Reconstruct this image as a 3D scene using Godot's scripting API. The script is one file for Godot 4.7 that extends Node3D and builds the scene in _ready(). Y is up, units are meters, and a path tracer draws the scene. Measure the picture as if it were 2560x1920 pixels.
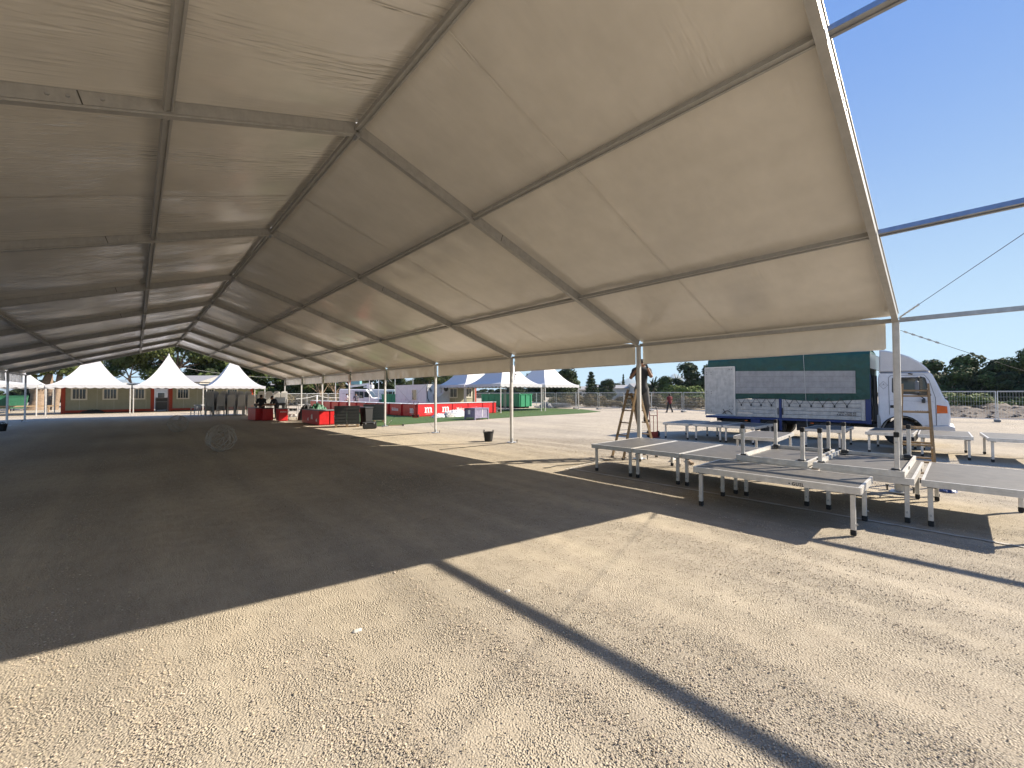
extends Node3D

# metres; x runs across the big tent, y up, and z (turned over by V) along its ridge, away from the open end
var M := {}
var used := {}
var rng := RandomNumberGenerator.new()

func V(x, y, z) -> Vector3:
	return Vector3(x, y, -z)

class B:
	var v := PackedVector3Array()
	var n := PackedVector3Array()
	var t := PackedVector2Array()
	var c := PackedColorArray()
	var tint := Color.WHITE
	var colored := false

	func tri(a: Vector3, b: Vector3, d: Vector3, na: Vector3, nb: Vector3, nd: Vector3, ua := Vector2.ZERO, ub := Vector2.ZERO, ud := Vector2.ZERO) -> void:
		# front faces run clockwise
		if (b - a).cross(d - a).dot(na + nb + nd) > 0.0:
			v.append_array([a, d, b]); n.append_array([na, nd, nb]); t.append_array([ua, ud, ub])
		else:
			v.append_array([a, b, d]); n.append_array([na, nb, nd]); t.append_array([ua, ub, ud])
		if colored:
			c.append_array([tint, tint, tint])

	func quad(a: Vector3, b: Vector3, d: Vector3, e: Vector3, nn: Vector3, uv := true) -> void:
		var w := (b - a).length(); var h := (e - a).length()
		tri(a, b, d, nn, nn, nn, Vector2(0, 0), Vector2(w, 0), Vector2(w, h))
		tri(a, d, e, nn, nn, nn, Vector2(0, 0), Vector2(w, h), Vector2(0, h))

	func obox(at: Vector3, x: Vector3, y: Vector3, z: Vector3) -> void:
		# x, y, z: half axes
		for k in 3:
			var p: Vector3 = [x, y, z][k]; var q: Vector3 = [y, z, x][k]; var r: Vector3 = [z, x, y][k]
			for s in [-1.0, 1.0]:
				var m: Vector3 = at + p * s
				quad(m - q - r, m + q - r, m + q + r, m - q + r, p.normalized() * s)

	func box(at: Vector3, size: Vector3) -> void:
		obox(at, Vector3(size.x / 2, 0, 0), Vector3(0, size.y / 2, 0), Vector3(0, 0, size.z / 2))

	func span(x0, x1, y0, y1, z0, z1) -> void:
		# a box between limits, z as V turns it
		box(Vector3((x0 + x1) / 2.0, (y0 + y1) / 2.0, -(z0 + z1) / 2.0), Vector3(absf(x1 - x0), absf(y1 - y0), absf(z1 - z0)))

	func cbox(at: Vector3, size: Vector3, b := 0.006) -> void:
		# a box with chamfered edges
		var h := size / 2.0
		for k in 3:
			for s in [-1.0, 1.0]:
				var p := Vector3.ZERO; p[k] = h[k] * s
				var i := (k + 1) % 3; var j := (k + 2) % 3
				var q := Vector3.ZERO; q[i] = h[i] - b
				var r := Vector3.ZERO; r[j] = h[j] - b
				var nn := Vector3.ZERO; nn[k] = s
				quad(at + p - q - r, at + p + q - r, at + p + q + r, at + p - q + r, nn)
				for s2 in [-1.0, 1.0]:
					# edge between face k (s) and face i (s2)
					var e1 := Vector3.ZERO; e1[k] = h[k] * s; e1[i] = (h[i] - b) * s2
					var e2 := Vector3.ZERO; e2[k] = (h[k] - b) * s; e2[i] = h[i] * s2
					var en := Vector3.ZERO; en[k] = s; en[i] = s2
					quad(at + e1 - r, at + e2 - r, at + e2 + r, at + e1 + r, en.normalized())
					if k == 0:
						for s3 in [-1.0, 1.0]:
							var c1 := Vector3(h.x * s, (h.y - b) * s2, (h.z - b) * s3)
							var c2 := Vector3((h.x - b) * s, h.y * s2, (h.z - b) * s3)
							var c3 := Vector3((h.x - b) * s, (h.y - b) * s2, h.z * s3)
							var cn := Vector3(s, s2, s3).normalized()
							tri(at + c1, at + c2, at + c3, cn, cn, cn)

	func bar(a: Vector3, b: Vector3, w: float, h: float, up := Vector3.UP) -> void:
		var d := b - a
		var side := d.cross(up)
		if side.length() < 1e-5:
			side = d.cross(Vector3.RIGHT)
		side = side.normalized()
		var u := side.cross(d).normalized()
		obox((a + b) / 2.0, d / 2.0, u * h / 2.0, side * w / 2.0)

	func cyl(a: Vector3, b: Vector3, r0: float, r1: float, k := 10, caps := true) -> void:
		var d := (b - a).normalized()
		var x := d.cross(Vector3.UP if absf(d.y) < 0.9 else Vector3.RIGHT).normalized()
		var y := d.cross(x)
		for i in k:
			var p := x * cos(TAU * i / k) + y * sin(TAU * i / k)
			var q := x * cos(TAU * (i + 1) / k) + y * sin(TAU * (i + 1) / k)
			var u0 := float(i) / k; var u1 := float(i + 1) / k
			tri(a + p * r0, a + q * r0, b + q * r1, p, q, q, Vector2(u0, 0), Vector2(u1, 0), Vector2(u1, 1))
			tri(a + p * r0, b + q * r1, b + p * r1, p, q, p, Vector2(u0, 0), Vector2(u1, 1), Vector2(u0, 1))
			if caps:
				tri(a, a + p * r0, a + q * r0, -d, -d, -d)
				tri(b, b + p * r1, b + q * r1, d, d, d)

	func tube(pts: Array, r: float, k := 5) -> void:
		for i in pts.size() - 1:
			cyl(pts[i], pts[i + 1], r, r, k, i == 0 or i == pts.size() - 2)

	func lathe(at: Vector3, prof: Array, k := 16) -> void:
		# prof: Vector2(radius, height)
		for i in prof.size() - 1:
			var p: Vector2 = prof[i]; var q: Vector2 = prof[i + 1]
			var nn := Vector2(q.y - p.y, p.x - q.x).normalized()
			for j in k:
				var a0 := TAU * j / k; var a1 := TAU * (j + 1) / k
				var d0 := Vector3(cos(a0), 0, sin(a0)); var d1 := Vector3(cos(a1), 0, sin(a1))
				var n0 := d0 * nn.x + Vector3.UP * nn.y; var n1 := d1 * nn.x + Vector3.UP * nn.y
				var A := at + d0 * p.x + Vector3.UP * p.y; var Bq := at + d1 * p.x + Vector3.UP * p.y
				var C := at + d1 * q.x + Vector3.UP * q.y; var D := at + d0 * q.x + Vector3.UP * q.y
				if p.x > 1e-6:
					tri(A, Bq, C, n0, n1, n1)
				if q.x > 1e-6:
					tri(A, C, D, n0, n1, n0)

	func fill(pts: PackedVector2Array, o: Vector3, x: Vector3, y: Vector3, nn: Vector3) -> void:
		var ix := Geometry2D.triangulate_polygon(pts)
		for i in range(0, ix.size(), 3):
			var a := pts[ix[i]]; var b := pts[ix[i + 1]]; var d := pts[ix[i + 2]]
			tri(o + x * a.x + y * a.y, o + x * b.x + y * b.y, o + x * d.x + y * d.y, nn, nn, nn, a, b, d)

	func prism(pts: PackedVector2Array, o: Vector3, x: Vector3, y: Vector3, depth: Vector3, bevel := 0.0) -> void:
		# a polygon in the x, y plane at o, carried along depth; both rims bevelled
		var k := pts.size()
		var area := 0.0
		for i in k:
			area += pts[i].cross(pts[(i + 1) % k])
		var sgn := 1.0 if area > 0 else -1.0
		var en := []
		for i in k:
			var e := pts[(i + 1) % k] - pts[i]
			en.append(Vector2(e.y, -e.x).normalized() * sgn)
		var inner := PackedVector2Array()
		for i in k:
			var m: Vector2 = (en[i] + en[(i + k - 1) % k])
			m = m / maxf(m.length_squared() / 2.0, 0.3)
			inner.append(pts[i] - m * bevel)
		var dn := depth.normalized()
		fill(inner, o, x, y, -dn)
		fill(inner, o + depth, x, y, dn)
		var zs := [[inner, 0.0], [pts, bevel], [pts, depth.length() - bevel], [inner, depth.length()]] if bevel > 0 else [[pts, 0.0], [pts, depth.length()]]
		for s in zs.size() - 1:
			var P: PackedVector2Array = zs[s][0]; var Q: PackedVector2Array = zs[s + 1][0]
			var dp := dn * float(zs[s][1]); var dq := dn * float(zs[s + 1][1])
			var lean := 0.0 if bevel <= 0 else (-1.0 if s == 0 else (1.0 if s == 2 else 0.0))
			for i in k:
				var j := (i + 1) % k
				var ni: Vector3 = ((x * en[i].x + y * en[i].y).normalized() + dn * lean).normalized()
				var a := o + x * P[i].x + y * P[i].y + dp; var b := o + x * P[j].x + y * P[j].y + dp
				var d := o + x * Q[j].x + y * Q[j].y + dq; var e2 := o + x * Q[i].x + y * Q[i].y + dq
				tri(a, b, d, ni, ni, ni); tri(a, d, e2, ni, ni, ni)

	func blob(at: Vector3, r: Vector3, k := 8) -> void:
		for i in k:
			var p0 := PI * i / k; var p1 := PI * (i + 1) / k
			for j in k * 2:
				var q0 := PI * j / k; var q1 := PI * (j + 1) / k
				var f := func(p, q): return Vector3(sin(p) * cos(q), cos(p), sin(p) * sin(q))
				var a: Vector3 = f.call(p0, q0); var b: Vector3 = f.call(p0, q1); var d: Vector3 = f.call(p1, q1); var e: Vector3 = f.call(p1, q0)
				if i > 0:
					tri(at + a * r, at + b * r, at + d * r, (a / r).normalized(), (b / r).normalized(), (d / r).normalized())
				if i < k - 1:
					tri(at + a * r, at + d * r, at + e * r, (a / r).normalized(), (d / r).normalized(), (e / r).normalized())

	func mesh(m: Material) -> ArrayMesh:
		var a := []
		a.resize(Mesh.ARRAY_MAX)
		a[Mesh.ARRAY_VERTEX] = v; a[Mesh.ARRAY_NORMAL] = n; a[Mesh.ARRAY_TEX_UV] = t
		if colored:
			a[Mesh.ARRAY_COLOR] = c
		var am := ArrayMesh.new()
		am.add_surface_from_arrays(Mesh.PRIMITIVE_TRIANGLES, a)
		am.surface_set_material(0, m)
		return am

func grid(nu: int, nv: int, f: Callable, m: Material, col = null, smooth := true) -> ArrayMesh:
	# f(u, v) -> [position, uv]; the face that shows is on the side of du x dv
	var vs := PackedVector3Array(); var ts := PackedVector2Array(); var cs := PackedColorArray(); var ix := PackedInt32Array(); var ns := PackedVector3Array()
	for j in nv + 1:
		for i in nu + 1:
			var r = f.call(float(i) / nu, float(j) / nv)
			vs.append(r[0]); ts.append(r[1])
			if col != null:
				cs.append(col.call(float(i) / nu, float(j) / nv, r[0]))
	ns.resize(vs.size())
	for j in nv + 1:
		for i in nu + 1:
			var l := j * (nu + 1) + maxi(i - 1, 0); var rr := j * (nu + 1) + mini(i + 1, nu)
			var d := maxi(j - 1, 0) * (nu + 1) + i; var u := mini(j + 1, nv) * (nu + 1) + i
			ns[j * (nu + 1) + i] = (vs[rr] - vs[l]).cross(vs[u] - vs[d]).normalized()
	for j in nv:
		for i in nu:
			var a := j * (nu + 1) + i; var b := a + 1; var c := a + nu + 2; var d := a + nu + 1
			ix.append_array([a, c, b, a, d, c])
	var ar := []
	ar.resize(Mesh.ARRAY_MAX)
	ar[Mesh.ARRAY_VERTEX] = vs; ar[Mesh.ARRAY_NORMAL] = ns; ar[Mesh.ARRAY_TEX_UV] = ts; ar[Mesh.ARRAY_INDEX] = ix
	if col != null:
		ar[Mesh.ARRAY_COLOR] = cs
	var am := ArrayMesh.new()
	am.add_surface_from_arrays(Mesh.PRIMITIVE_TRIANGLES, ar)
	am.surface_set_material(0, m)
	return am

func numbered(called: String) -> String:
	var k: int = used.get(called, 0)
	used[called] = k + 1
	return called if k == 0 else "%s_%03d" % [called, k]

func tag(o: Node, label := "", category := "", group := "", kind := "") -> Node:
	if label: o.set_meta("label", label)
	if category: o.set_meta("category", category)
	if group: o.set_meta("group", group)
	if kind: o.set_meta("kind", kind)
	return o

func thing(called: String, label: String, category: String, at := Vector3.ZERO, turn := 0.0, group := "") -> Node3D:
	var o := Node3D.new()
	o.name = numbered(called)
	add_child(o)
	o.position = at
	o.rotation.y = turn
	tag(o, label, category, group)
	return o

func put(called: String, am: Mesh, parent: Node, label := "") -> MeshInstance3D:
	var o := MeshInstance3D.new()
	o.mesh = am
	o.name = numbered(called) if parent == self else called
	parent.add_child(o, true)
	if label: o.set_meta("label", label)
	return o

func part(called: String, b: B, m: Material, parent: Node, label := "") -> MeshInstance3D:
	return put(called, b.mesh(m), parent, label)

func one(called: String, m: Material, parent: Node, f: Callable) -> MeshInstance3D:
	var b := B.new()
	f.call(b)
	return part(called, b, m, parent)

func copy(o: Node3D, at: Vector3, turn: float, label := "", group := "") -> Node3D:
	var c: Node3D = o.duplicate()
	var base := String(o.name)
	if base.right(3).is_valid_int():
		base = base.left(-4)
	c.name = numbered(base)
	add_child(c)
	c.position = at
	c.rotation.y = turn
	if label: c.set_meta("label", label)
	if group: c.set_meta("group", group)
	return c

func words(text: String, size: float, m: Material, parent: Node, at: Vector3, right: Vector3, up: Vector3, called := "lettering", bold := 700, font := "Droid Sans", deep := 0.004) -> MeshInstance3D:
	var tm := TextMesh.new()
	var f := SystemFont.new()
	f.font_names = PackedStringArray([font])
	f.font_weight = bold
	tm.font = f
	tm.text = text
	tm.font_size = 64
	tm.pixel_size = size / 46.0
	tm.depth = deep
	tm.material = m
	var o := MeshInstance3D.new()
	o.mesh = tm
	o.name = called
	parent.add_child(o, true)
	o.transform = Transform3D(Basis(right.normalized(), up.normalized(), right.cross(up).normalized()), at)
	return o

func noise(freq: float, seed_: int, oct := 4, kind := FastNoiseLite.TYPE_SIMPLEX_SMOOTH) -> FastNoiseLite:
	var f := FastNoiseLite.new()
	f.noise_type = kind
	f.seed = seed_
	f.frequency = freq
	f.fractal_octaves = oct
	f.fractal_type = FastNoiseLite.FRACTAL_FBM if oct > 1 else FastNoiseLite.FRACTAL_NONE
	return f

func field(w: int, h: int, n: FastNoiseLite, to_w := 0, to_h := 0) -> PackedByteArray:
	var im := n.get_seamless_image(w, h)
	im.convert(Image.FORMAT_L8)
	if to_w:
		im.resize(to_w, to_h, Image.INTERPOLATE_CUBIC)
	return im.get_data()

func grey_texture(w: int, h: int, d: PackedByteArray) -> ImageTexture:
	return ImageTexture.create_from_image(Image.create_from_data(w, h, false, Image.FORMAT_L8, d))

func ramp_texture(w: int, h: int, d: PackedByteArray, lo: Color, hi: Color) -> ImageTexture:
	# bytes to colours between two linear colours
	var lut := []
	for i in 256:
		var c := lo.lerp(hi, i / 255.0).linear_to_srgb()
		lut.append([int(clampf(c.r, 0, 1) * 255), int(clampf(c.g, 0, 1) * 255), int(clampf(c.b, 0, 1) * 255)])
	var o := PackedByteArray()
	o.resize(w * h * 3)
	for i in w * h:
		var e: Array = lut[d[i]]
		o[i * 3] = e[0]; o[i * 3 + 1] = e[1]; o[i * 3 + 2] = e[2]
	return ImageTexture.create_from_image(Image.create_from_data(w, h, false, Image.FORMAT_RGB8, o))

func mat(called: String, lin: Color, rough := 0.6, metal := 0.0, spec := 0.5) -> StandardMaterial3D:
	var m := StandardMaterial3D.new()
	m.albedo_color = lin.linear_to_srgb()
	m.roughness = rough
	m.metallic = metal
	m.metallic_specular = spec
	M[called] = m
	return m

func grained(called: String, lo: Color, hi: Color, rough: float, metal: float, tex: PackedByteArray, size: int, scale: float, relief := 0.0, world := false) -> StandardMaterial3D:
	var m := mat(called, Color.WHITE, rough, metal)
	m.albedo_color = Color.WHITE
	m.albedo_texture = ramp_texture(size, size, tex, lo, hi)
	m.uv1_triplanar = true
	m.uv1_world_triplanar = world
	m.uv1_scale = Vector3.ONE * scale
	if relief > 0:
		m.heightmap_enabled = true
		m.heightmap_texture = grey_texture(size, size, tex)
		m.heightmap_scale = relief
	return m

func _ready() -> void:
	rng.seed = 7
	var cam := Camera3D.new()
	cam.name = "camera"
	add_child(cam)
	cam.position = Vector3(0, 1.749, 0)
	cam.rotation = Vector3(0.0219, -0.7406, -0.0031)
	cam.fov = 86.04
	cam.near = 0.05
	cam.far = 12000.0
	cam.current = true
	var env := Environment.new()
	env.background_mode = Environment.BG_SKY
	var sky := Sky.new()
	var sm := ProceduralSkyMaterial.new()
	sm.sky_top_color = Color(0.058, 0.130, 0.335).linear_to_srgb()
	sm.sky_horizon_color = Color(0.315, 0.415, 0.445).linear_to_srgb()
	sm.sky_curve = 0.23
	sm.ground_horizon_color = Color(0.22, 0.19, 0.14).linear_to_srgb()
	sm.ground_bottom_color = Color(0.16, 0.13, 0.09).linear_to_srgb()
	sm.sun_angle_max = 30.0
	sm.sun_curve = 0.1
	sky.sky_material = sm
	env.sky = sky
	env.tonemap_mode = Environment.TONE_MAPPER_LINEAR
	env.tonemap_exposure = 2.42
	env.sdfgi_enabled = true
	env.ssao_enabled = true
	env.ssil_enabled = true
	env.fog_enabled = true
	env.fog_light_color = Color(0.74, 0.84, 0.92)
	env.fog_density = 0.00013
	var we := WorldEnvironment.new()
	we.name = "sky"
	we.environment = env
	add_child(we)
	var sun := DirectionalLight3D.new()
	sun.name = "sun"
	add_child(sun)
	sun.look_at_from_position(V(1.28, 1.0, -0.79), Vector3.ZERO)
	sun.light_color = Color(1.0, 0.95, 0.87)
	sun.light_energy = 1.55
	sun.light_angular_distance = 0.5
	sun.shadow_enabled = true
	materials()
	ground()
	marquee()
	stages()
	truck()
	pagodas()
	cabins()
	seats()
	counters()
	bar_area()
	fences()
	vans()
	people()
	ladders()
	small_things()
	trees()
	far_away()

func materials() -> void:
	var fine := field(512, 512, noise(0.05, 3, 5))
	var soft := field(512, 512, noise(0.012, 5, 4))
	var streak := field(512, 64, noise(0.03, 9, 4), 512, 512)
	var mix := PackedByteArray()
	mix.resize(512 * 512)
	for i in 512 * 512:
		mix[i] = (fine[i] + soft[i] * 2 + streak[i]) / 4
	# tent cloth: long pulls in the sheet, gathered towards the beams
	var N := 1024
	var longw := field(128, 1024, noise(0.035, 21, 3), N, N)
	var shortw := field(256, 1024, noise(0.06, 22, 2), N, N)
	var mask := field(N, N, noise(0.004, 23, 2))
	var wr := PackedByteArray()
	wr.resize(N * N)
	for j in N:
		for i in N:
			var k := j * N + i
			var u := float(i) / N
			var near := minf(minf(absf(u - 0.273), absf(u - 0.663)), minf(u, absf(1.0 - u)))
			var mk := clampf((mask[k] - 70) / 110.0, 0.05, 1.0) * (0.16 + 0.84 * exp(-near * 11.0))
			var ridge := absf(longw[k] - 128) / 60.0
			wr[k] = int(clampf(110 + (shortw[k] - 128) * 0.5 * mk + (1.0 - minf(ridge, 1.0)) * 80.0 * mk, 0, 255))
	var cloth := mat("cloth", Color(0.74, 0.695, 0.62), 0.18, 0.0, 0.5)
	cloth.heightmap_enabled = true
	cloth.heightmap_texture = grey_texture(N, N, wr)
	cloth.heightmap_scale = 3.0
	cloth.backlight_enabled = true
	cloth.backlight = Color(0.095, 0.089, 0.079)
	cloth.albedo_texture = ramp_texture(512, 512, mix, Color(0.80, 0.80, 0.79), Color(1.0, 1.0, 1.0))
	cloth.cull_mode = BaseMaterial3D.CULL_DISABLED
	var calm: StandardMaterial3D = cloth.duplicate()
	calm.heightmap_scale = 0.7
	M.calm_cloth = calm
	var val: StandardMaterial3D = cloth.duplicate()
	val.backlight = Color(0.30, 0.285, 0.255)
	val.heightmap_scale = 0.8
	M.valance = val
	var white := mat("white_cloth", Color(0.47, 0.47, 0.485), 0.5)
	white.heightmap_enabled = true
	white.heightmap_texture = cloth.heightmap_texture
	white.heightmap_scale = 2.5
	white.backlight_enabled = true
	white.backlight = Color(0.16, 0.16, 0.15)
	white.cull_mode = BaseMaterial3D.CULL_DISABLED
	grained("alu", Color(0.48, 0.46, 0.43), Color(0.74, 0.72, 0.68), 0.4, 0.4, mix, 512, 0.7)
	grained("beam", Color(0.31, 0.30, 0.28), Color(0.46, 0.445, 0.415), 0.45, 0.2, mix, 512, 0.9)
	grained("outer", Color(0.26, 0.27, 0.29), Color(0.46, 0.47, 0.49), 0.32, 0.85, mix, 512, 0.8)
	grained("galv", Color(0.42, 0.44, 0.46), Color(0.68, 0.69, 0.70), 0.45, 0.6, mix, 512, 1.3)
	grained("deck", Color(0.046, 0.042, 0.038), Color(0.125, 0.115, 0.104), 0.55, 0.0, mix, 512, 0.8)
	grained("board", Color(0.30, 0.295, 0.28), Color(0.62, 0.61, 0.58), 0.5, 0.35, mix, 512, 0.6)
	grained("strip", Color(0.24, 0.23, 0.22), Color(0.42, 0.405, 0.39), 0.6, 0.1, mix, 512, 0.5)
	grained("ladder", Color(0.15, 0.095, 0.045), Color(0.36, 0.25, 0.135), 0.42, 0.15, mix, 512, 1.2)
	grained("wood", Color(0.20, 0.13, 0.075), Color(0.42, 0.31, 0.2), 0.75, 0.0, mix, 512, 1.5)
	grained("bark", Color(0.10, 0.07, 0.05), Color(0.34, 0.25, 0.18), 0.9, 0.0, mix, 512, 0.6, 4.0)
	grained("wall", Color(0.24, 0.245, 0.175), Color(0.32, 0.32, 0.235), 0.7, 0.0, mix, 512, 0.3)
	grained("cabin", Color(0.52, 0.52, 0.51), Color(0.70, 0.70, 0.69), 0.5, 0.0, mix, 512, 0.35)
	grained("render", Color(0.42, 0.38, 0.32), Color(0.62, 0.58, 0.5), 0.8, 0.0, mix, 512, 0.2)
	grained("paint", Color(0.56, 0.57, 0.60), Color(0.74, 0.74, 0.76), 0.28, 0.0, mix, 512, 0.35)
	grained("fairing", Color(0.50, 0.48, 0.47), Color(0.62, 0.6, 0.585), 0.4, 0.0, mix, 512, 0.4)
	grained("purple", Color(0.10, 0.09, 0.15), Color(0.30, 0.28, 0.38), 0.6, 0.0, mix, 512, 0.9)
	grained("red", Color(0.42, 0.012, 0.016), Color(0.62, 0.028, 0.03), 0.35, 0.0, mix, 512, 0.5)
	grained("turf", Color(0.022, 0.055, 0.01), Color(0.07, 0.13, 0.026), 0.95, 0.0, fine, 512, 0.8, 2.0, true)
	grained("tarp", Color(0.003, 0.042, 0.034), Color(0.008, 0.08, 0.062), 0.5, 0.0, mix, 512, 0.35)
	M.tarp.heightmap_enabled = true
	M.tarp.heightmap_texture = grey_texture(512, 512, field(512, 512, noise(0.008, 31, 3)))
	M.tarp.heightmap_scale = 4.0
	grained("green_box", Color(0.01, 0.17, 0.08), Color(0.03, 0.29, 0.14), 0.5, 0.0, mix, 512, 0.5)
	grained("bin", Color(0.012, 0.075, 0.04), Color(0.035, 0.16, 0.085), 0.5, 0.0, mix, 512, 0.7)
	grained("black_crate", Color(0.012, 0.014, 0.014), Color(0.05, 0.055, 0.055), 0.55, 0.0, fine, 512, 1.0)
	grained("plastic_white", Color(0.55, 0.55, 0.55), Color(0.74, 0.74, 0.74), 0.4, 0.0, mix, 512, 1.0)
	grained("chair_white", Color(0.40, 0.395, 0.38), Color(0.54, 0.535, 0.52), 0.45, 0.0, mix, 512, 1.0)
	grained("rock", Color(0.035, 0.026, 0.02), Color(0.14, 0.105, 0.082), 0.9, 0.0, mix, 512, 0.4, 6.0, true)
	grained("mountain", Color(0.10, 0.10, 0.085), Color(0.24, 0.22, 0.18), 0.95, 0.0, mix, 512, 0.0008, 0.0, true)
	mat("black", Color(0.012, 0.012, 0.013), 0.6)
	mat("rubber", Color(0.018, 0.018, 0.018), 0.8)
	mat("steel", Color(0.42, 0.42, 0.42), 0.4, 0.8)
	mat("cable", Color(0.07, 0.065, 0.055), 0.6, 0.2)
	mat("rope", Color(0.62, 0.6, 0.55), 0.8)
	mat("strand", Color(0.45, 0.41, 0.355), 0.8)
	mat("orange", Color(0.33, 0.035, 0.01), 0.6)
	mat("lamp_orange", Color(0.65, 0.11, 0.01), 0.2)
	mat("blue", Color(0.008, 0.03, 0.13), 0.45)
	mat("frame_white", Color(0.62, 0.6, 0.52), 0.5)
	mat("letter_white", Color(0.8, 0.79, 0.77), 0.5)
	mat("letter_black", Color(0.02, 0.02, 0.022), 0.6)
	mat("letter_grey", Color(0.12, 0.12, 0.13), 0.6)
	mat("handtruck_red", Color(0.25, 0.035, 0.02), 0.5, 0.2)
	mat("grey_box", Color(0.16, 0.165, 0.17), 0.55)
	mat("dark_plastic", Color(0.035, 0.036, 0.038), 0.45)
	var gl := mat("glass", Color(0.02, 0.026, 0.026), 0.05, 0.0, 0.6)
	gl.clearcoat_enabled = false
	var pane := mat("pane", Color(0.35, 0.45, 0.43), 0.03)
	pane.transparency = BaseMaterial3D.TRANSPARENCY_ALPHA
	pane.albedo_color.a = 0.35
	var film := mat("film", Color(0.6, 0.65, 0.62), 0.25)
	film.transparency = BaseMaterial3D.TRANSPARENCY_ALPHA
	film.albedo_color.a = 0.55
	mat("skin", Color(0.25, 0.135, 0.085), 0.55)
	mat("hair", Color(0.015, 0.011, 0.009), 0.7)
	mat("tee_dark", Color(0.02, 0.022, 0.027), 0.85)
	mat("tee_red", Color(0.11, 0.012, 0.016), 0.85)
	mat("tee_grey", Color(0.10, 0.10, 0.12), 0.85)
	mat("tee_white", Color(0.6, 0.6, 0.6), 0.85)
	mat("trousers_grey", Color(0.085, 0.085, 0.088), 0.85)
	mat("trousers_dark", Color(0.018, 0.017, 0.019), 0.85)
	mat("teal", Color(0.14, 0.30, 0.32), 0.5)
	for e in [["leaf_pine", Color(0.085, 0.105, 0.034)], ["leaf_dark", Color(0.034, 0.052, 0.02)], ["leaf_mid", Color(0.07, 0.10, 0.03)], ["leaf_light", Color(0.11, 0.15, 0.035)], ["leaf_dry", Color(0.14, 0.11, 0.055)]]:
		var m := mat(e[0], Color.WHITE, 0.75, 0.0, 0.3)
		m.albedo_color = e[1].linear_to_srgb()
		m.vertex_color_use_as_albedo = true
		m.backlight_enabled = true
		m.backlight = Color(0.22, 0.25, 0.1)
		m.cull_mode = BaseMaterial3D.CULL_DISABLED

var gn_low: FastNoiseLite
var gn_mid: FastNoiseLite
var gn_strip: FastNoiseLite

func gravel_share(x: float, z: float) -> float:
	# where loose gravel lies thick: patches, and bands pulled along z by the levelling blade
	var a := gn_low.get_noise_2d(x * 1.0, z * 0.45)
	var b := gn_strip.get_noise_2d(x * 1.6, z * 0.10)
	return clampf(0.5 + a * 0.9 + b * 0.8, 0.0, 1.0)

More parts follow.
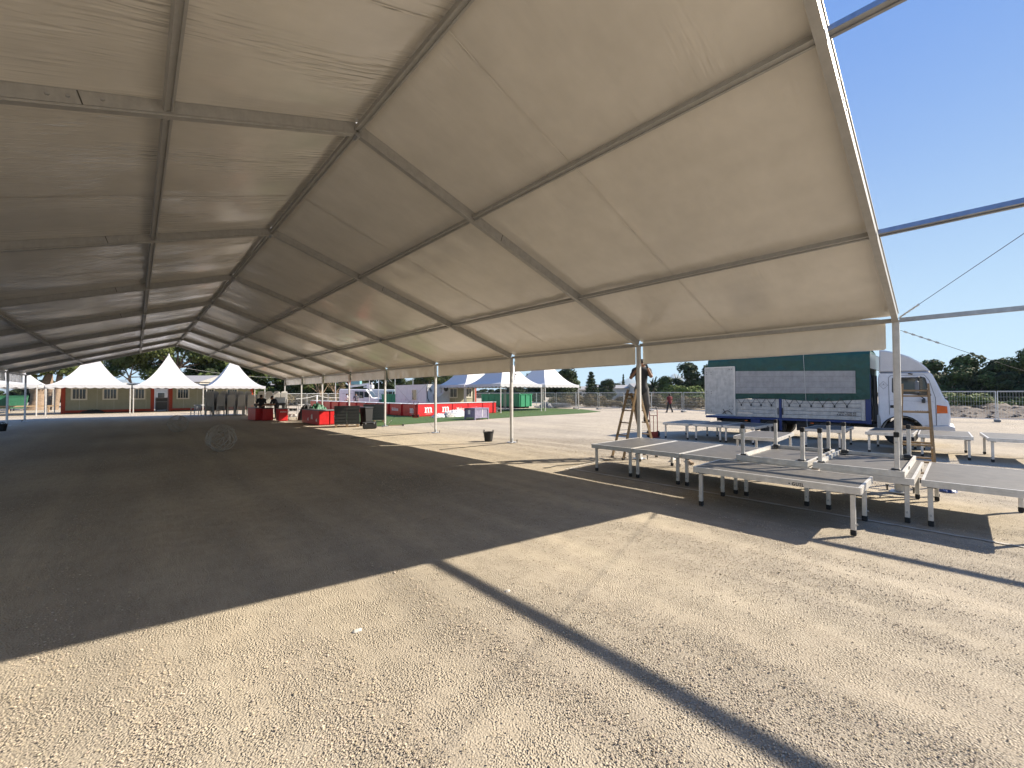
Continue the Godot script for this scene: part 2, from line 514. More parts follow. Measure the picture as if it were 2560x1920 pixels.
func ground() -> void:
	gn_low = noise(0.22, 41, 3)
	gn_mid = noise(0.9, 42, 3)
	gn_strip = noise(0.8, 43, 3)
	var N := 1536
	var grit := field(N, N, noise(0.16, 51, 3))
	var cell := noise(0.2, 52, 1, FastNoiseLite.TYPE_CELLULAR)
	cell.cellular_return_type = FastNoiseLite.RETURN_DISTANCE
	cell.cellular_jitter = 1.0
	var stones := field(N, N, cell)
	var broad := field(N, N, noise(0.012, 53, 4))
	var patch := field(N, N, noise(0.006, 55, 3))
	var blade := field(N, 192, noise(0.04, 54, 4), N, N)
	var hgt := PackedByteArray(); hgt.resize(N * N)
	var col := PackedByteArray(); col.resize(N * N)
	var mean := 0
	for i in range(0, N * N, 64): mean += 255 - stones[i]
	mean = mean * 64 / (N * N)
	for i in N * N:
		var s := 255 - stones[i]
		var k := clampi((patch[i] - 60) * 2 + (blade[i] - 128) * 2, 70, 150)
		hgt[i] = clampi(128 + ((grit[i] - 128) * 4 + (s - mean) * 3) * k / 1200 + (blade[i] - 128) / 16, 0, 255)
		col[i] = clampi(((grit[i] - 128) * (80 + k) / 60 + (broad[i] - 128) / 2 + (blade[i] - 128)) / 4 + 134 - k / 16 + (s - mean) * k / 900, 0, 255)
	var m := mat("gravel", Color.WHITE, 0.95, 0.0, 0.2)
	m.albedo_color = Color.WHITE
	m.albedo_texture = ramp_texture(N, N, col, Color(0.225, 0.193, 0.153), Color(0.645, 0.575, 0.472))
	m.heightmap_enabled = true
	m.heightmap_texture = grey_texture(N, N, hgt)
	m.heightmap_scale = 2.3
	m.uv1_triplanar = true
	m.uv1_world_triplanar = true
	m.uv1_scale = Vector3.ONE / 3.7
	m.vertex_color_use_as_albedo = true
	var warp := func(k: float): return signf(k) * (absf(k) * 26.0 + pow(absf(k), 6.0) * 5200.0)
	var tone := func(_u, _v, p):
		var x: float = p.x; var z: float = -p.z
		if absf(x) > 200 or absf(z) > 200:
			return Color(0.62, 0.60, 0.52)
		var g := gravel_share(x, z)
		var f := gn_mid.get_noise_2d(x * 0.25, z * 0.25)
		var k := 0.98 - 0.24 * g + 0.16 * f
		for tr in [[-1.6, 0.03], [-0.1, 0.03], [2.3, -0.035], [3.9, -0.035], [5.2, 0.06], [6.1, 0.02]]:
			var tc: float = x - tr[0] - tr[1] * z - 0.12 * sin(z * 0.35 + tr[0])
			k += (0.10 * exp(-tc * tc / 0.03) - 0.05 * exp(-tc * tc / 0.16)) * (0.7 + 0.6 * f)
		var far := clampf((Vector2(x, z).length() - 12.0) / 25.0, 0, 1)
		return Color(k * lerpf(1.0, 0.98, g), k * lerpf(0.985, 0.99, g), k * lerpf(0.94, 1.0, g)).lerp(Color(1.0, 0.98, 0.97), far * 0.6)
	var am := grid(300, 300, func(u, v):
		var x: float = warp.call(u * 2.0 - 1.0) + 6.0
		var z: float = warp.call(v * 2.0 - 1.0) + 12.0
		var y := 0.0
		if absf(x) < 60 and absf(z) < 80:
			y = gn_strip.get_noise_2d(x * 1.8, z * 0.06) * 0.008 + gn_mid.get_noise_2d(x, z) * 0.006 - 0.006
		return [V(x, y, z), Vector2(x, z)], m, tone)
	tag(put("ground", am, self), "", "", "", "structure")
	# loose stones
	var kinds := []
	for q in 3:
		var st := B.new()
		var pts := []
		for a in 3:
			for b in 6:
				var th := PI * (0.22 + 0.28 * a); var ph := TAU * (b + 0.5 * a) / 6.0
				pts.append(Vector3(sin(th) * cos(ph), cos(th) * 0.7, sin(th) * sin(ph)) * rng.randf_range(0.75, 1.1))
		var top := Vector3(0.1, 0.75, 0)
		for b in 6:
			var c := (b + 1) % 6
			var fs := [[top, pts[b], pts[c]], [pts[b], pts[6 + b], pts[c]], [pts[c], pts[6 + b], pts[6 + c]], [pts[6 + b], pts[12 + b], pts[6 + c]], [pts[6 + c], pts[12 + b], pts[12 + c]]]
			for f in fs:
				var nn: Vector3 = (f[1] - f[0]).cross(f[2] - f[0]).normalized()
				if nn.dot(f[0] + f[1] + f[2]) < 0: nn = -nn
				st.tri(f[0], f[1], f[2], nn, nn, nn)
		kinds.append(st)
	var pm := mat("pebble", Color(0.54, 0.465, 0.355), 0.9, 0.0, 0.3)
	pm.vertex_color_use_as_albedo = true
	for q in 3:
		var count := 60000
		var buf := PackedFloat32Array()
		buf.resize(count * 16)
		var k := 0
		var tries := 0
		while k < count and tries < 400000:
			tries += 1
			var r := 1.0 + 15.0 * pow(rng.randf(), 1.25)
			var a := 0.7406 + rng.randf_range(-1.25, 1.25)
			var x := r * sin(a); var z := r * cos(a)
			var g := gravel_share(x, z)
			if rng.randf() > g * g * g * 1.3 + 0.03:
				continue
			var s := 0.0016 + 0.0048 * pow(rng.randf(), 5.0) + r * 0.00022
			if rng.randf() < 0.004:
				s *= 2.0
			var bs := Basis(Vector3(rng.randf() - 0.5, 1, rng.randf() - 0.5).normalized(), rng.randf() * TAU).scaled(Vector3(s * rng.randf_range(0.8, 1.5), s * rng.randf_range(0.6, 1.0), s))
			var o := k * 16
			buf[o] = bs.x.x; buf[o + 1] = bs.y.x; buf[o + 2] = bs.z.x; buf[o + 3] = x
			buf[o + 4] = bs.x.y; buf[o + 5] = bs.y.y; buf[o + 6] = bs.z.y; buf[o + 7] = s * 0.12
			buf[o + 8] = bs.x.z; buf[o + 9] = bs.y.z; buf[o + 10] = bs.z.z; buf[o + 11] = -z
			var tn := rng.randf_range(0.6, 1.12)
			buf[o + 12] = tn; buf[o + 13] = tn * rng.randf_range(0.95, 1.0); buf[o + 14] = tn * rng.randf_range(0.9, 1.06); buf[o + 15] = 1.0
			k += 1
		var mm := MultiMesh.new()
		mm.transform_format = MultiMesh.TRANSFORM_3D
		mm.use_colors = true
		mm.mesh = kinds[q].mesh(pm)
		mm.instance_count = k
		mm.buffer = buf.slice(0, k * 16)
		var mi := MultiMeshInstance3D.new()
		mi.multimesh = mm
		mi.name = numbered("gravel")
		add_child(mi)
		tag(mi, "loose tan gravel stones strewn over the compacted dirt ground", "gravel", "", "stuff")
	# chalk line along the platforms, and a crossing one
	var ch := grained("chalk", Color(0.5, 0.46, 0.4), Color(0.72, 0.69, 0.64), 0.95, 0.0, col, N, 1.0, 1.0, true)
	for l in [[Vector2(7.35, -4.0), Vector2(7.42, 6.2), 0.035, 80], [Vector2(7.3, 6.15), Vector2(9.2, 6.3), 0.03, 20]]:
		var b := B.new()
		var d: Vector2 = (l[1] - l[0])
		var side := Vector2(d.y, -d.x).normalized()
		var prev := []
		for i in l[3] + 1:
			var p: Vector2 = l[0] + d * i / float(l[3])
			var w: float = l[2] * rng.randf_range(0.5, 1.3)
			var s2 := rng.randf_range(-0.008, 0.008)
			var now := [V(p.x + side.x * (w + s2), 0.006, p.y + side.y * (w + s2)), V(p.x - side.x * (w - s2), 0.006, p.y - side.y * (w - s2))]
			if i > 0:
				b.quad(prev[0], prev[1], now[1], now[0], Vector3.UP)
			prev = now
		tag(part("chalk_line", b, ch, self), "", "", "", "structure")

const TX := 2.278
const TW := 7.538
const TE := 2.959
const TR := 5.432
const TZ := 0.765
const T1 := 0.273
const T2 := 0.663

func roof(s: float, t: float, up := 0.0) -> Vector2:
	# across the roof: side s (-1, 1), t 0 at the ridge and 1 at the eave
	return Vector2(TX + s * TW * t, TR + (TE - TR) * t + up)

func marquee() -> void:
	var tent = thing("marquee", "large open-ended white clear-span marquee with aluminium frame over the gravel", "marquee", V(TX, 0, TZ))
	var off = V(TX, 0, TZ)
	var beam: Material = M.beam
	for i in range(-1, 9):
		var z = TZ + 5.0 * i
		for s in [-1.0, 1.0]:
			var e = roof(s, 1.0); var r = roof(s, 0.0)
			var a = V(e.x - s * 0.03, e.y + 0.085, z) - off; var b = V(r.x, r.y + 0.085, z) - off
			var d = (b - a).normalized()
			var up: Vector3 = Vector3(-d.y * -s, absf(d.x), 0).normalized()
			up = Vector3(s * absf(d.y), absf(d.x), 0)
			var sh = B.new()
			sh.bar(a + up * 0.01, b + up * 0.01, 0.066, 0.13, up)
			sh.bar(a - up * 0.0735, b - up * 0.0735, 0.08, 0.024, up)
			sh.bar(a + up * 0.085, b + up * 0.085, 0.09, 0.02, up)
			var ra = part("rafter", sh, beam, tent)
			var sp = B.new()
			var m1 = a.lerp(b, 0.60); var m2 = a.lerp(b, 0.67)
			for q in [-1.0, 1.0]:
				for g in [0.15, 0.4, 0.85]:
					var c = m1.lerp(m2, g) + Vector3(0, 0, q * 0.033) + up * 0.012
					one("bolt", M.steel, ra, func(b): b.cyl(c, c + Vector3(0, 0, q * 0.009), 0.016, 0.014, 8))
			sp.bar(a.lerp(b, 0.638) + up * 0.012, a.lerp(b, 0.6395) + up * 0.012, 0.07, 0.133, up)
			part("splice_joint", sp, M.cable, ra)
			var po = B.new()
			var px = TX + s * TW - off.x
			po.box(Vector3(px, 1.52, -(z) - off.z), Vector3(0.075, 2.96, 0.095))
			po.box(Vector3(px - s * 0.044, 1.52, -(z) - off.z), Vector3(0.012, 2.96, 0.05))
			var leg = part("post", po, M.alu if s > 0 else M.galv, tent)
			var bp = B.new()
			bp.box(Vector3(px, 0.016, -z - off.z), Vector3(0.3, 0.016, 0.24))
			bp.box(Vector3(px, 0.09, -z - off.z), Vector3(0.05, 0.14, 0.13))
			part("base_plate", bp, M.galv, leg)
			for k in 2:
				var pin = B.new()
				var pz = -z - off.z + (0.17 if k else -0.17)
				pin.cyl(Vector3(px + s * 0.1, 0.0, pz), Vector3(px + s * 0.1, 0.09, pz), 0.013, 0.013, 8)
				pin.cyl(Vector3(px + s * 0.1, 0.09, pz), Vector3(px + s * 0.1, 0.105, pz), 0.026, 0.026, 8)
				part("ground_pin", pin, M.cable, leg)
			if s > 0 and i in [2, 4]:
				var strap = B.new()
				strap.tube([Vector3(px + 0.06, 2.86, -z - off.z + 0.1), Vector3(px + 0.075, 2.5, -z - off.z + 0.105), Vector3(px + 0.055, 2.36, -z - off.z + 0.115), Vector3(px + 0.075, 2.2, -z - off.z + 0.1)], 0.012)
				strap.cyl(Vector3(px + 0.07, 2.42, -z - off.z + 0.1), Vector3(px + 0.09, 2.4, -z - off.z + 0.16), 0.016, 0.016, 6)
				part("ratchet_strap", strap, M.black, leg)
		var kn = B.new()
		kn.box(V(TX, TR + 0.075, z) - off, Vector3(0.16, 0.19, 0.06))
		kn.cyl(V(TX, TR - 0.02, z + 0.06) - off, V(TX, TR - 0.02, z - 0.06) - off, 0.035, 0.035, 10)
		part("ridge_joint", kn, M.steel, tent)
	for i in range(-1, 8):
		var za = TZ + 5.0 * i + 0.05; var zb = za + 4.9
		for row in [[0.0, 1.0, "ridge_purlin"], [T1, -1.0, "purlin"], [T1, 1.0, "purlin"], [T2, -1.0, "purlin"], [T2, 1.0, "purlin"], [1.0, -1.0, "eave_beam"], [1.0, 1.0, "eave_beam"]]:
			var p = roof(row[1], row[0], 0.055 if row[0] < 1.0 else 0.03)
			var up = Vector3(row[1] * 0.311, 0.95, 0) if row[0] > 0 and row[0] < 1 else Vector3.UP
			var sh = B.new()
			var a = V(p.x, p.y, za) - off; var b = V(p.x, p.y, zb) - off
			var right = up.cross(Vector3(0, 0, 1))
			sh.bar(a + up * 0.018, b + up * 0.018, 0.08, 0.055, up)
			sh.bar(a - up * 0.016 + right * 0.03, b - up * 0.016 + right * 0.03, 0.024, 0.014, up)
			sh.bar(a - up * 0.016 - right * 0.03, b - up * 0.016 - right * 0.03, 0.024, 0.014, up)
			part(row[2], sh, M.outer if i < 0 else beam, tent)
	# cloth
	for i in range(0, 8):
		var za = TZ + 5.0 * i + 0.04; var zb = za + 4.92
		for s in [-1.0, 1.0]:
			var shift = Vector2(rng.randf(), rng.randf())
			var ph = rng.randf() * 6.0
			var flip = Vector2(1.0 if rng.randf() < 0.5 else -1.0, rng.randf())
			var skin = func(u, v, lift):
				var p = roof(s, u * 1.012, 0.165 + lift)
				var sag = -0.045 * sin(PI * v) * (0.35 + 0.65 * absf(sin(PI * clampf(u * 3.0, 0, 3))))
				sag += minf(u * 25.0, 1.0) * 0.006 * sin(v * 40.0 + ph + u * 3.0) * exp(-pow(minf(absf(u - T1), minf(absf(u - T2), u)) * 14.0, 2.0))
				return V(p.x, p.y + sag, lerpf(za, zb, v)) - off
			var am = grid(48, 40, func(u, v): return [skin.call(u, v, 0.0), Vector2(u, v * flip.x + flip.y)], M.calm_cloth if s > 0 and i < 3 else M.cloth)
			put("roof_panel", am, tent)
			var vm = 0.56
			var se = grid(96, 2, func(u, v): return [skin.call(u, vm + (v - 0.5) * 0.007, -0.007), Vector2(u * 1.6, v * 0.01) + shift], M.cloth)
			put("seam", se, tent)
			# valance below the eave, with a gap beside each post
			var vx = TX + s * (TW + 0.088)
			var va = grid(40, 6, func(u, v):
				var zz = lerpf(za + 0.1, zb - 0.03, u)
				var wob = 0.012 * sin(u * 23.0 + ph) * v + 0.01 * sin(u * 61.0 + ph) * v * v
				var corner = 0.06 * exp(-u * 30.0) * (1.0 - v)
				return [V(vx + s * wob, 3.095 - 0.58 * v - corner - 0.02 * sin(PI * u) * v, zz) - off, Vector2(v * 0.12, u) + shift], M.valance)
			put("valance", va, tent)
			var hem = B.new()
			hem.bar(V(vx + s * 0.006, 2.515, za + 0.12) - off, V(vx + s * 0.006, 2.515, zb - 0.05) - off, 0.012, 0.03)
			part("valance_hem", hem, M.valance, tent)
	# bracing wires
	var rx = TX + TW + 0.09
	var wires = [[V(rx, 2.83, TZ - 0.05), V(rx, 0.05, TZ - 4.9)], [V(TX + TW, 3.03, TZ - 0.03), V(TX + 0.1, 5.45, TZ - 4.95)],
		[V(rx, 2.6, TZ + 19.9), V(rx, 0.1, TZ + 15.1)], [V(rx, 0.1, TZ + 19.9), V(rx, 2.6, TZ + 15.1)],
		[V(rx, 2.5, TZ + 35.1), V(rx, 0.1, TZ + 39.9)], [V(rx, 0.1, TZ + 35.1), V(rx, 2.5, TZ + 39.9)]]
	for w in wires:
		var sh = B.new()
		sh.cyl(w[0] - off, w[1] - off, 0.004, 0.004, 6)
		var cb = part("bracing_wire", sh, M.cable, tent)
		sh = B.new()
		var d: Vector3 = (w[1] - w[0]).normalized()
		for k in 9:
			var c: Vector3 = w[0] - off + d * (0.05 + 0.055 * k)
			sh.bar(c, c + d * 0.05, 0.028 if k % 2 else 0.012, 0.012 if k % 2 else 0.028)
		part("chain_shackle", sh, M.galv, cb)

func rail_shape(b: B, a: Vector3, c: Vector3, out: Vector3, top: float) -> void:
	# grooved aluminium edge: three ribs standing proud of a core
	var lift = func(y): return Vector3(0, top - y, 0)
	b.bar(a + lift.call(0.0425), c + lift.call(0.0425), 0.026, 0.085)
	for r in [[0.012, 0.022], [0.040, 0.026], [0.070, 0.028]]:
		b.bar(a + out * 0.0145 + lift.call(r[0]), c + out * 0.0145 + lift.call(r[0]), 0.005, r[1])

func make_stage(label: String, group: String, high := 0.6) -> Node3D:
	var s = thing("stage_platform", label, "stage platform", Vector3.ZERO, 0.0, group)
	one("deck_panel", M.deck, s, func(b): b.box(Vector3(0, high - 0.013, 0), Vector3(1.952, 0.018, 0.952)))
	for k in [-1.0, 1.0]:
		var lr = one("edge_rail", M.alu, s, func(b): rail_shape(b, Vector3(-1.0, 0, k * 0.487), Vector3(1.0, 0, k * 0.487), Vector3(0, 0, k), high))
		words("• GUIL", 0.042, M.letter_black, lr, Vector3(0.35 * k, high - 0.058, k * 0.506), Vector3(k, 0, 0), Vector3.UP)
		var er = one("edge_rail", M.alu, s, func(b): rail_shape(b, Vector3(k * 0.987, 0, -0.474), Vector3(k * 0.987, 0, 0.474), Vector3(k, 0, 0), high))
		for q in [-1.0, 1.0]:
			one("corner_clamp", M.dark_plastic, er, func(b): b.cbox(Vector3(k * 0.9, high - 0.075, q * 0.41), Vector3(0.1, 0.06, 0.1), 0.012))
	for kx in [-1.0, 1.0]:
		for kz in [-1.0, 1.0]:
			var x = kx * 0.915; var z = kz * 0.425
			var leg = one("leg", M.alu, s, func(b): b.cbox(Vector3(x, (high - 0.03 + 0.07) / 2, z), Vector3(0.05, high - 0.1, 0.05), 0.004))
			one("foot", M.rubber, leg, func(b): b.cbox(Vector3(x, 0.036, z), Vector3(0.058, 0.072, 0.058), 0.008))
			one("knob", M.steel, leg, func(b): b.cyl(Vector3(x + kx * 0.024, 0.14, z), Vector3(x + kx * 0.045, 0.14, z), 0.012, 0.012, 8))
	return s

func stages() -> void:
	var rowg = "stage platforms in the near row"
	var list = [
		[8.56, 5.13, 0.0, "leftmost stage platform of the near row, its far end beside the working ladder", rowg],
		[8.56, 4.11, 0.0, "second stage platform from the left in the near row, scuffed grey deck", rowg],
		[8.57, 3.09, 0.0, "third stage platform in the near row, left of the upturned platforms", rowg],
		[8.56, 2.07, 0.0, "stage platform carrying the left upturned platform in the near row", rowg],
		[8.56, 0.95, 0.0, "stage platform carrying the right upturned platform in the near row", rowg],
		[8.58, -0.12, 0.0, "rightmost stage platform of the near row, running out of the frame", rowg],
		[6.90, 1.84, PI / 2, "nearest stage platform, standing alone lengthwise in front of the near row", ""],
		[12.75, 3.68, 0.06, "lone stage platform between the near row and the far row", ""],
		[16.05, 7.35, 0.02, "left stage platform of the far row, near the red hand truck", "stage platforms in the far row"],
		[16.12, 6.18, -0.02, "middle stage platform of the far row behind the worker's ladder", "stage platforms in the far row"],
		[16.12, 5.16, 0.0, "right stage platform of the far row below the truck bed", "stage platforms in the far row"],
		[16.62, 2.95, 0.0, "leftmost stage platform in the row beside the truck", "stage platforms beside the truck"],
		[16.62, 1.42, 0.0, "stage platform beside the truck's cab, seen behind the ladder's left side", "stage platforms beside the truck"],
		[16.60, 0.36, 0.03, "stage platform behind the right ladder, beside the truck's front wheel", "stage platforms beside the truck"],
		[16.62, -0.86, 0.05, "rightmost stage platform beside the truck, in front of its bumper", "stage platforms beside the truck"]]
	var s0 = make_stage(list[0][3], rowg)
	for i in list.size():
		var l = list[i]
		if i == 0:
			s0.position = V(l[0], 0, l[1]); s0.rotation.y = l[2]
		else:
			var c = copy(s0, V(l[0], 0, l[1]), l[2], l[3], l[4])
			if l[4] == "": c.remove_meta("group")
	for u in [[8.55, 2.11, "left upturned stage platform with legs in the air on the near row"], [8.56, 1.04, "right upturned stage platform with legs in the air beside the tent post"]]:
		var c = copy(s0, V(u[0], 1.203, u[1]), 0.0, u[2], "upturned stage platforms")
		c.rotation = Vector3(PI, 0, 0)

func wheel(called: String, p: Node, at: Vector3, r: float, w: float, side: float, metal: Material = null) -> void:
	# the axle runs along z; side: where the rim faces
	var y = one(called, M.rubber, p, func(b):
		var pr = [[r * 0.55, 0.5], [r * 0.92, 0.5], [r, 0.32], [r, -0.32], [r * 0.92, -0.5], [r * 0.55, -0.5]]
		for i in pr.size() - 1:
			for j in 28:
				var a0 = TAU * j / 28; var a1 = TAU * (j + 1) / 28
				var q = []
				for e in [[pr[i], a0], [pr[i], a1], [pr[i + 1], a1], [pr[i + 1], a0]]:
					q.append(at + Vector3(cos(e[1]) * e[0][0], sin(e[1]) * e[0][0], e[0][1] * w))
				var nn = (q[1] - q[0]).cross(q[3] - q[0]).normalized()
				if nn.dot((q[0] + q[2]) / 2 - at) < 0: nn = -nn
				b.quad(q[0], q[1], q[2], q[3], nn))
	one("rim", metal if metal else M.galv, y, func(b):
		b.cyl(at + Vector3(0, 0, side * w * 0.3), at + Vector3(0, 0, side * w * 0.42), r * 0.56, r * 0.52, 20)
		b.cyl(at + Vector3(0, 0, side * w * 0.42), at + Vector3(0, 0, side * w * 0.56), r * 0.2, r * 0.16, 14)
		for k in 8:
			var d = Vector3(cos(TAU * k / 8), sin(TAU * k / 8), 0) * r * 0.3
			b.cyl(at + d + Vector3(0, 0, side * w * 0.42), at + d + Vector3(0, 0, side * w * 0.48), r * 0.04, r * 0.04, 6))

func PV(a: Array) -> PackedVector2Array:
	var p = PackedVector2Array()
	for i in range(0, a.size(), 2):
		p.append(Vector2(a[i], a[i + 1]))
	return p

func truck() -> void:
	var t = thing("flatbed_truck", "white cab truck with green tarpaulin and aluminium drop sides parked behind the platforms", "truck", V(18.24, 0, 2.22), atan2(-1.0, 0.03))
	var X = Vector3.RIGHT; var Y = Vector3.UP; var F = Vector3(0, 0, -1)
	var ch = one("chassis", M.black, t, func(b):
		b.span(-5.5, 1.6, 0.52, 0.7, 0.55, 0.68); b.span(-5.5, 1.6, 0.52, 0.7, 1.5, 1.63)
		for k in 6: b.span(-5.3 + k * 1.1, -5.18 + k * 1.1, 0.56, 0.68, 0.1, 2.1)
		b.span(-2.2, -1.3, 0.32, 0.66, 0.12, 0.5); b.span(-1.1, -0.5, 0.4, 0.66, 0.12, 0.5)
		b.span(-5.2, -4.2, 0.36, 0.62, 0.3, 1.8)
		b.cyl(V(-3.1, 0.42, 0.2), V(-3.1, 0.42, 2.0), 0.07, 0.07, 10); b.cyl(V(0.9, 0.42, 0.2), V(0.9, 0.42, 2.0), 0.07, 0.07, 10))
	one("fuel_tank", M.dark_plastic, ch, func(b): b.cbox(V(-1.0, 0.5, 0.28), Vector3(0.9, 0.36, 0.4), 0.05))
	one("mud_flap", M.rubber, ch, func(b): b.span(-3.72, -3.7, 0.22, 0.72, 0.05, 0.6))
	one("bracket", M.blue, ch, func(b): b.span(-3.86, -3.5, 0.5, 0.67, 0.0, 0.06))
	for k in [-4.1, -1.7]:
		one("side_marker", M.lamp_orange, ch, func(b): b.span(k, k + 0.1, 0.6, 0.63, 0.01, 0.03))
	one("bed_floor", M.blue, t, func(b):
		b.span(-5.78, 0.0, 0.68, 0.765, -0.01, 0.06); b.span(-5.78, 0.0, 0.68, 0.765, 2.14, 2.21)
		b.span(-5.78, -5.7, 0.68, 0.765, 0.06, 2.14); b.span(-5.7, 0.0, 0.72, 0.765, 0.06, 2.14))
	for f in [0.0, 2.14]:
		one("stake_post", M.blue, t, func(b): b.span(-2.78, -2.69, 0.3, 1.5, f - 0.015, f + 0.055))
		one("stake_post", M.blue, t, func(b): b.span(0.0, 0.16, 0.66, 2.35, f, f + 0.07))
	one("headboard", M.blue, t, func(b): b.span(0.02, 0.08, 0.765, 2.9, 0.08, 2.12))
	for sidez in [0.0, 2.16]:
		for seg in [[-4.47, -2.79], [-2.68, -0.01]]:
			var fr = one("drop_side", M.board, t, func(b):
				b.span(seg[0], seg[0] + 0.05, 0.77, 1.48, sidez - 0.002, sidez + 0.04); b.span(seg[1] - 0.11, seg[1], 0.77, 1.48, sidez - 0.002, sidez + 0.04))
			for k in 5:
				one("plank", M.board, fr, func(b): b.cbox(V((seg[0] + seg[1] - 0.06) / 2, 0.845 + k * 0.1415, sidez + 0.018), Vector3(seg[1] - seg[0] - 0.165, 0.134, 0.03), 0.006))
			one("latch", M.black, fr, func(b): b.cbox(V(seg[0] + 0.02 if seg[0] > -3 else seg[1] - 0.03, 1.02, sidez - 0.016), Vector3(0.03, 0.26, 0.03), 0.008))
		var sb = one("upper_side_board", M.strip, t, func(b): b.span(-4.48, -0.26, 1.70, 1.72, sidez - 0.03 if sidez < 1 else sidez + 0.03, sidez + 0.04))
		for k in 4:
			one("plank", M.strip, sb, func(b):
				var y0 = 1.72; var h0 = 0.225; var h1 = 0.19
				var z0 = sidez - 0.035 if sidez < 1 else sidez + 0.045
				b.prism(PV([-4.48, y0 + k * h0, -0.27, y0 + k * h1, -0.27, y0 + (k + 1) * h1 - 0.004, -4.48, y0 + (k + 1) * h0 - 0.004]), V(0, 0, z0), X, Y, F * 0.025))
	var rd = one("rear_side_gate", M.board, t, func(b): b.cbox(V(-5.125, 1.81, -0.03), Vector3(1.29, 1.96, 0.035), 0.008))
	one("gate_frame", M.alu, rd, func(b):
		b.span(-5.775, -4.475, 2.775, 2.815, -0.065, 0.0); b.span(-4.515, -4.465, 0.8, 2.775, -0.065, 0.0); b.span(-5.785, -5.755, 0.8, 2.775, -0.065, 0.0))
	var z1 = -0.049
	for e in [[-5.7, 2.6], [-5.7, 2.52], [-5.5, 2.6], [-5.5, 2.52], [-5.7, 1.78], [-5.7, 1.7], [-5.5, 1.78], [-5.5, 1.7], [-5.7, 1.0], [-5.5, 0.94], [-5.5, 1.0], [-4.6, 2.7], [-4.7, 2.7], [-4.7, 1.18], [-4.6, 1.18], [-4.7, 1.04], [-4.6, 1.04]]:
		one("bolt", M.cable, rd, func(b): b.cyl(V(e[0], e[1], z1 + 0.003), V(e[0], e[1], z1 - 0.008), 0.018, 0.016, 8))
	one("hose", M.black, rd, func(b):
		var pts = []
		for k in 10:
			pts.append(V(-5.0 + 0.045 * k, 0.86 + 0.13 * sin(PI * k / 9.0), -0.07))
		b.tube(pts, 0.014, 6); b.tube([V(-4.98, 1.06, -0.07), V(-4.86, 0.86, -0.07)], 0.012, 6))
	# tarpaulin: a rounded tunnel open below
	var prof = []
	var ring = [[0.0, 1.5], [-0.01, 1.9], [0.0, 2.4], [0.005, 2.9], [0.02, 3.04], [0.07, 3.12], [0.18, 3.16], [0.7, 3.2], [1.1, 3.215], [1.5, 3.2], [2.02, 3.16], [2.13, 3.12], [2.18, 3.04], [2.195, 2.9], [2.2, 2.4], [2.21, 1.9], [2.2, 1.5]]
	var acc = 0.0
	for i in ring.size():
		if i: acc += Vector2(ring[i][0] - ring[i - 1][0], ring[i][1] - ring[i - 1][1]).length()
		prof.append([ring[i][0], ring[i][1], acc])
	var nz = noise(0.9, 77, 3)
	var tp = put("tarpaulin", grid(96, 64, func(u, v):
		var q = v * (prof.size() - 1); var k = mini(int(q), prof.size() - 2); var w = q - k
		var f = lerpf(prof[k][0], prof[k + 1][0], w); var y = lerpf(prof[k][1], prof[k + 1][1], w); var s = lerpf(prof[k][2], prof[k + 1][2], w)
		var x = lerpf(-5.66, 0.14, u)
		var low = clampf((3.0 - y) / 1.5, 0, 1)
		y -= low * 0.10 * sin(PI * clampf((x + 2.9) / 2.9, 0, 1)) * 0.8
		y += 0.06 * sin(PI * u) * (1.0 if y > 3 else 0.0) - 0.1 * clampf((x + 4.0) / -1.7, 0, 1) * low
		var pull = nz.get_noise_2d(x * 1.2 + y * 2.2, y * 0.3) * 0.05 * (0.25 + clampf((-4.0 - x), 0, 1) + 1.4 * clampf(x + 0.6, 0, 1)) * clampf((3.1 - y) * 4, 0, 1)
		return [V(x, y, f + (pull if f > 1 else -absf(pull) * 0.5 + pull * 0.3)), Vector2(x, s)], M.tarp), t)
	one("front_flap", M.tarp, tp, func(b): b.prism(PV([0.02, 1.55, 2.18, 1.55, 2.18, 3.02, 2.0, 3.15, 0.2, 3.15, 0.02, 3.02]), V(0.13, 0, 0), F, Y, X * 0.02))
	one("clear_sheet", M.film, tp, func(b): b.prism(PV([0.12, 2.5, 0.16, 3.0, 0.4, 2.86, 0.42, 2.4]), V(0, 0.06, 0.05), X, Y, F * 2.0))
	var zig = []
	var hk = B.new()
	for e in [[-4.42, -2.86, 4], [-2.6, -0.35, 6]]:
		for k in e[2]:
			var xa = lerpf(e[0], e[1], (k + 0.0) / e[2]); var xb = lerpf(e[0], e[1], (k + 0.5) / e[2]); var xc = lerpf(e[0], e[1], (k + 0.97) / e[2])
			zig.append([V(xa, 1.54, -0.035), V(xb, 1.26, -0.03), V(xc, 1.52, -0.035)])
	for q in zig:
		one("lacing_rope", M.cable, tp, func(b): b.tube(q, 0.0075, 5))
		one("hook", M.black, tp, func(b): b.cbox(q[1] + Vector3(0, -0.02, 0.012), Vector3(0.05, 0.08, 0.03), 0.01))
	one("tie_rope", M.rope, tp, func(b): b.tube([V(-1.9, 3.24, -0.02), V(-1.86, 2.4, -0.06), V(-1.83, 1.5, -0.06), V(-1.8, 0.8, -0.1), V(-1.74, 0.1, -0.3)], 0.006, 5))
	for w in [["TARA   5190 KG", 1.02], ["P.M.A. 11990 KG", 0.95]]:
		words(w[0], 0.05, M.letter_black, t, V(-0.56 if w[1] < 1 else -0.54, w[1], -0.004), X, Y)
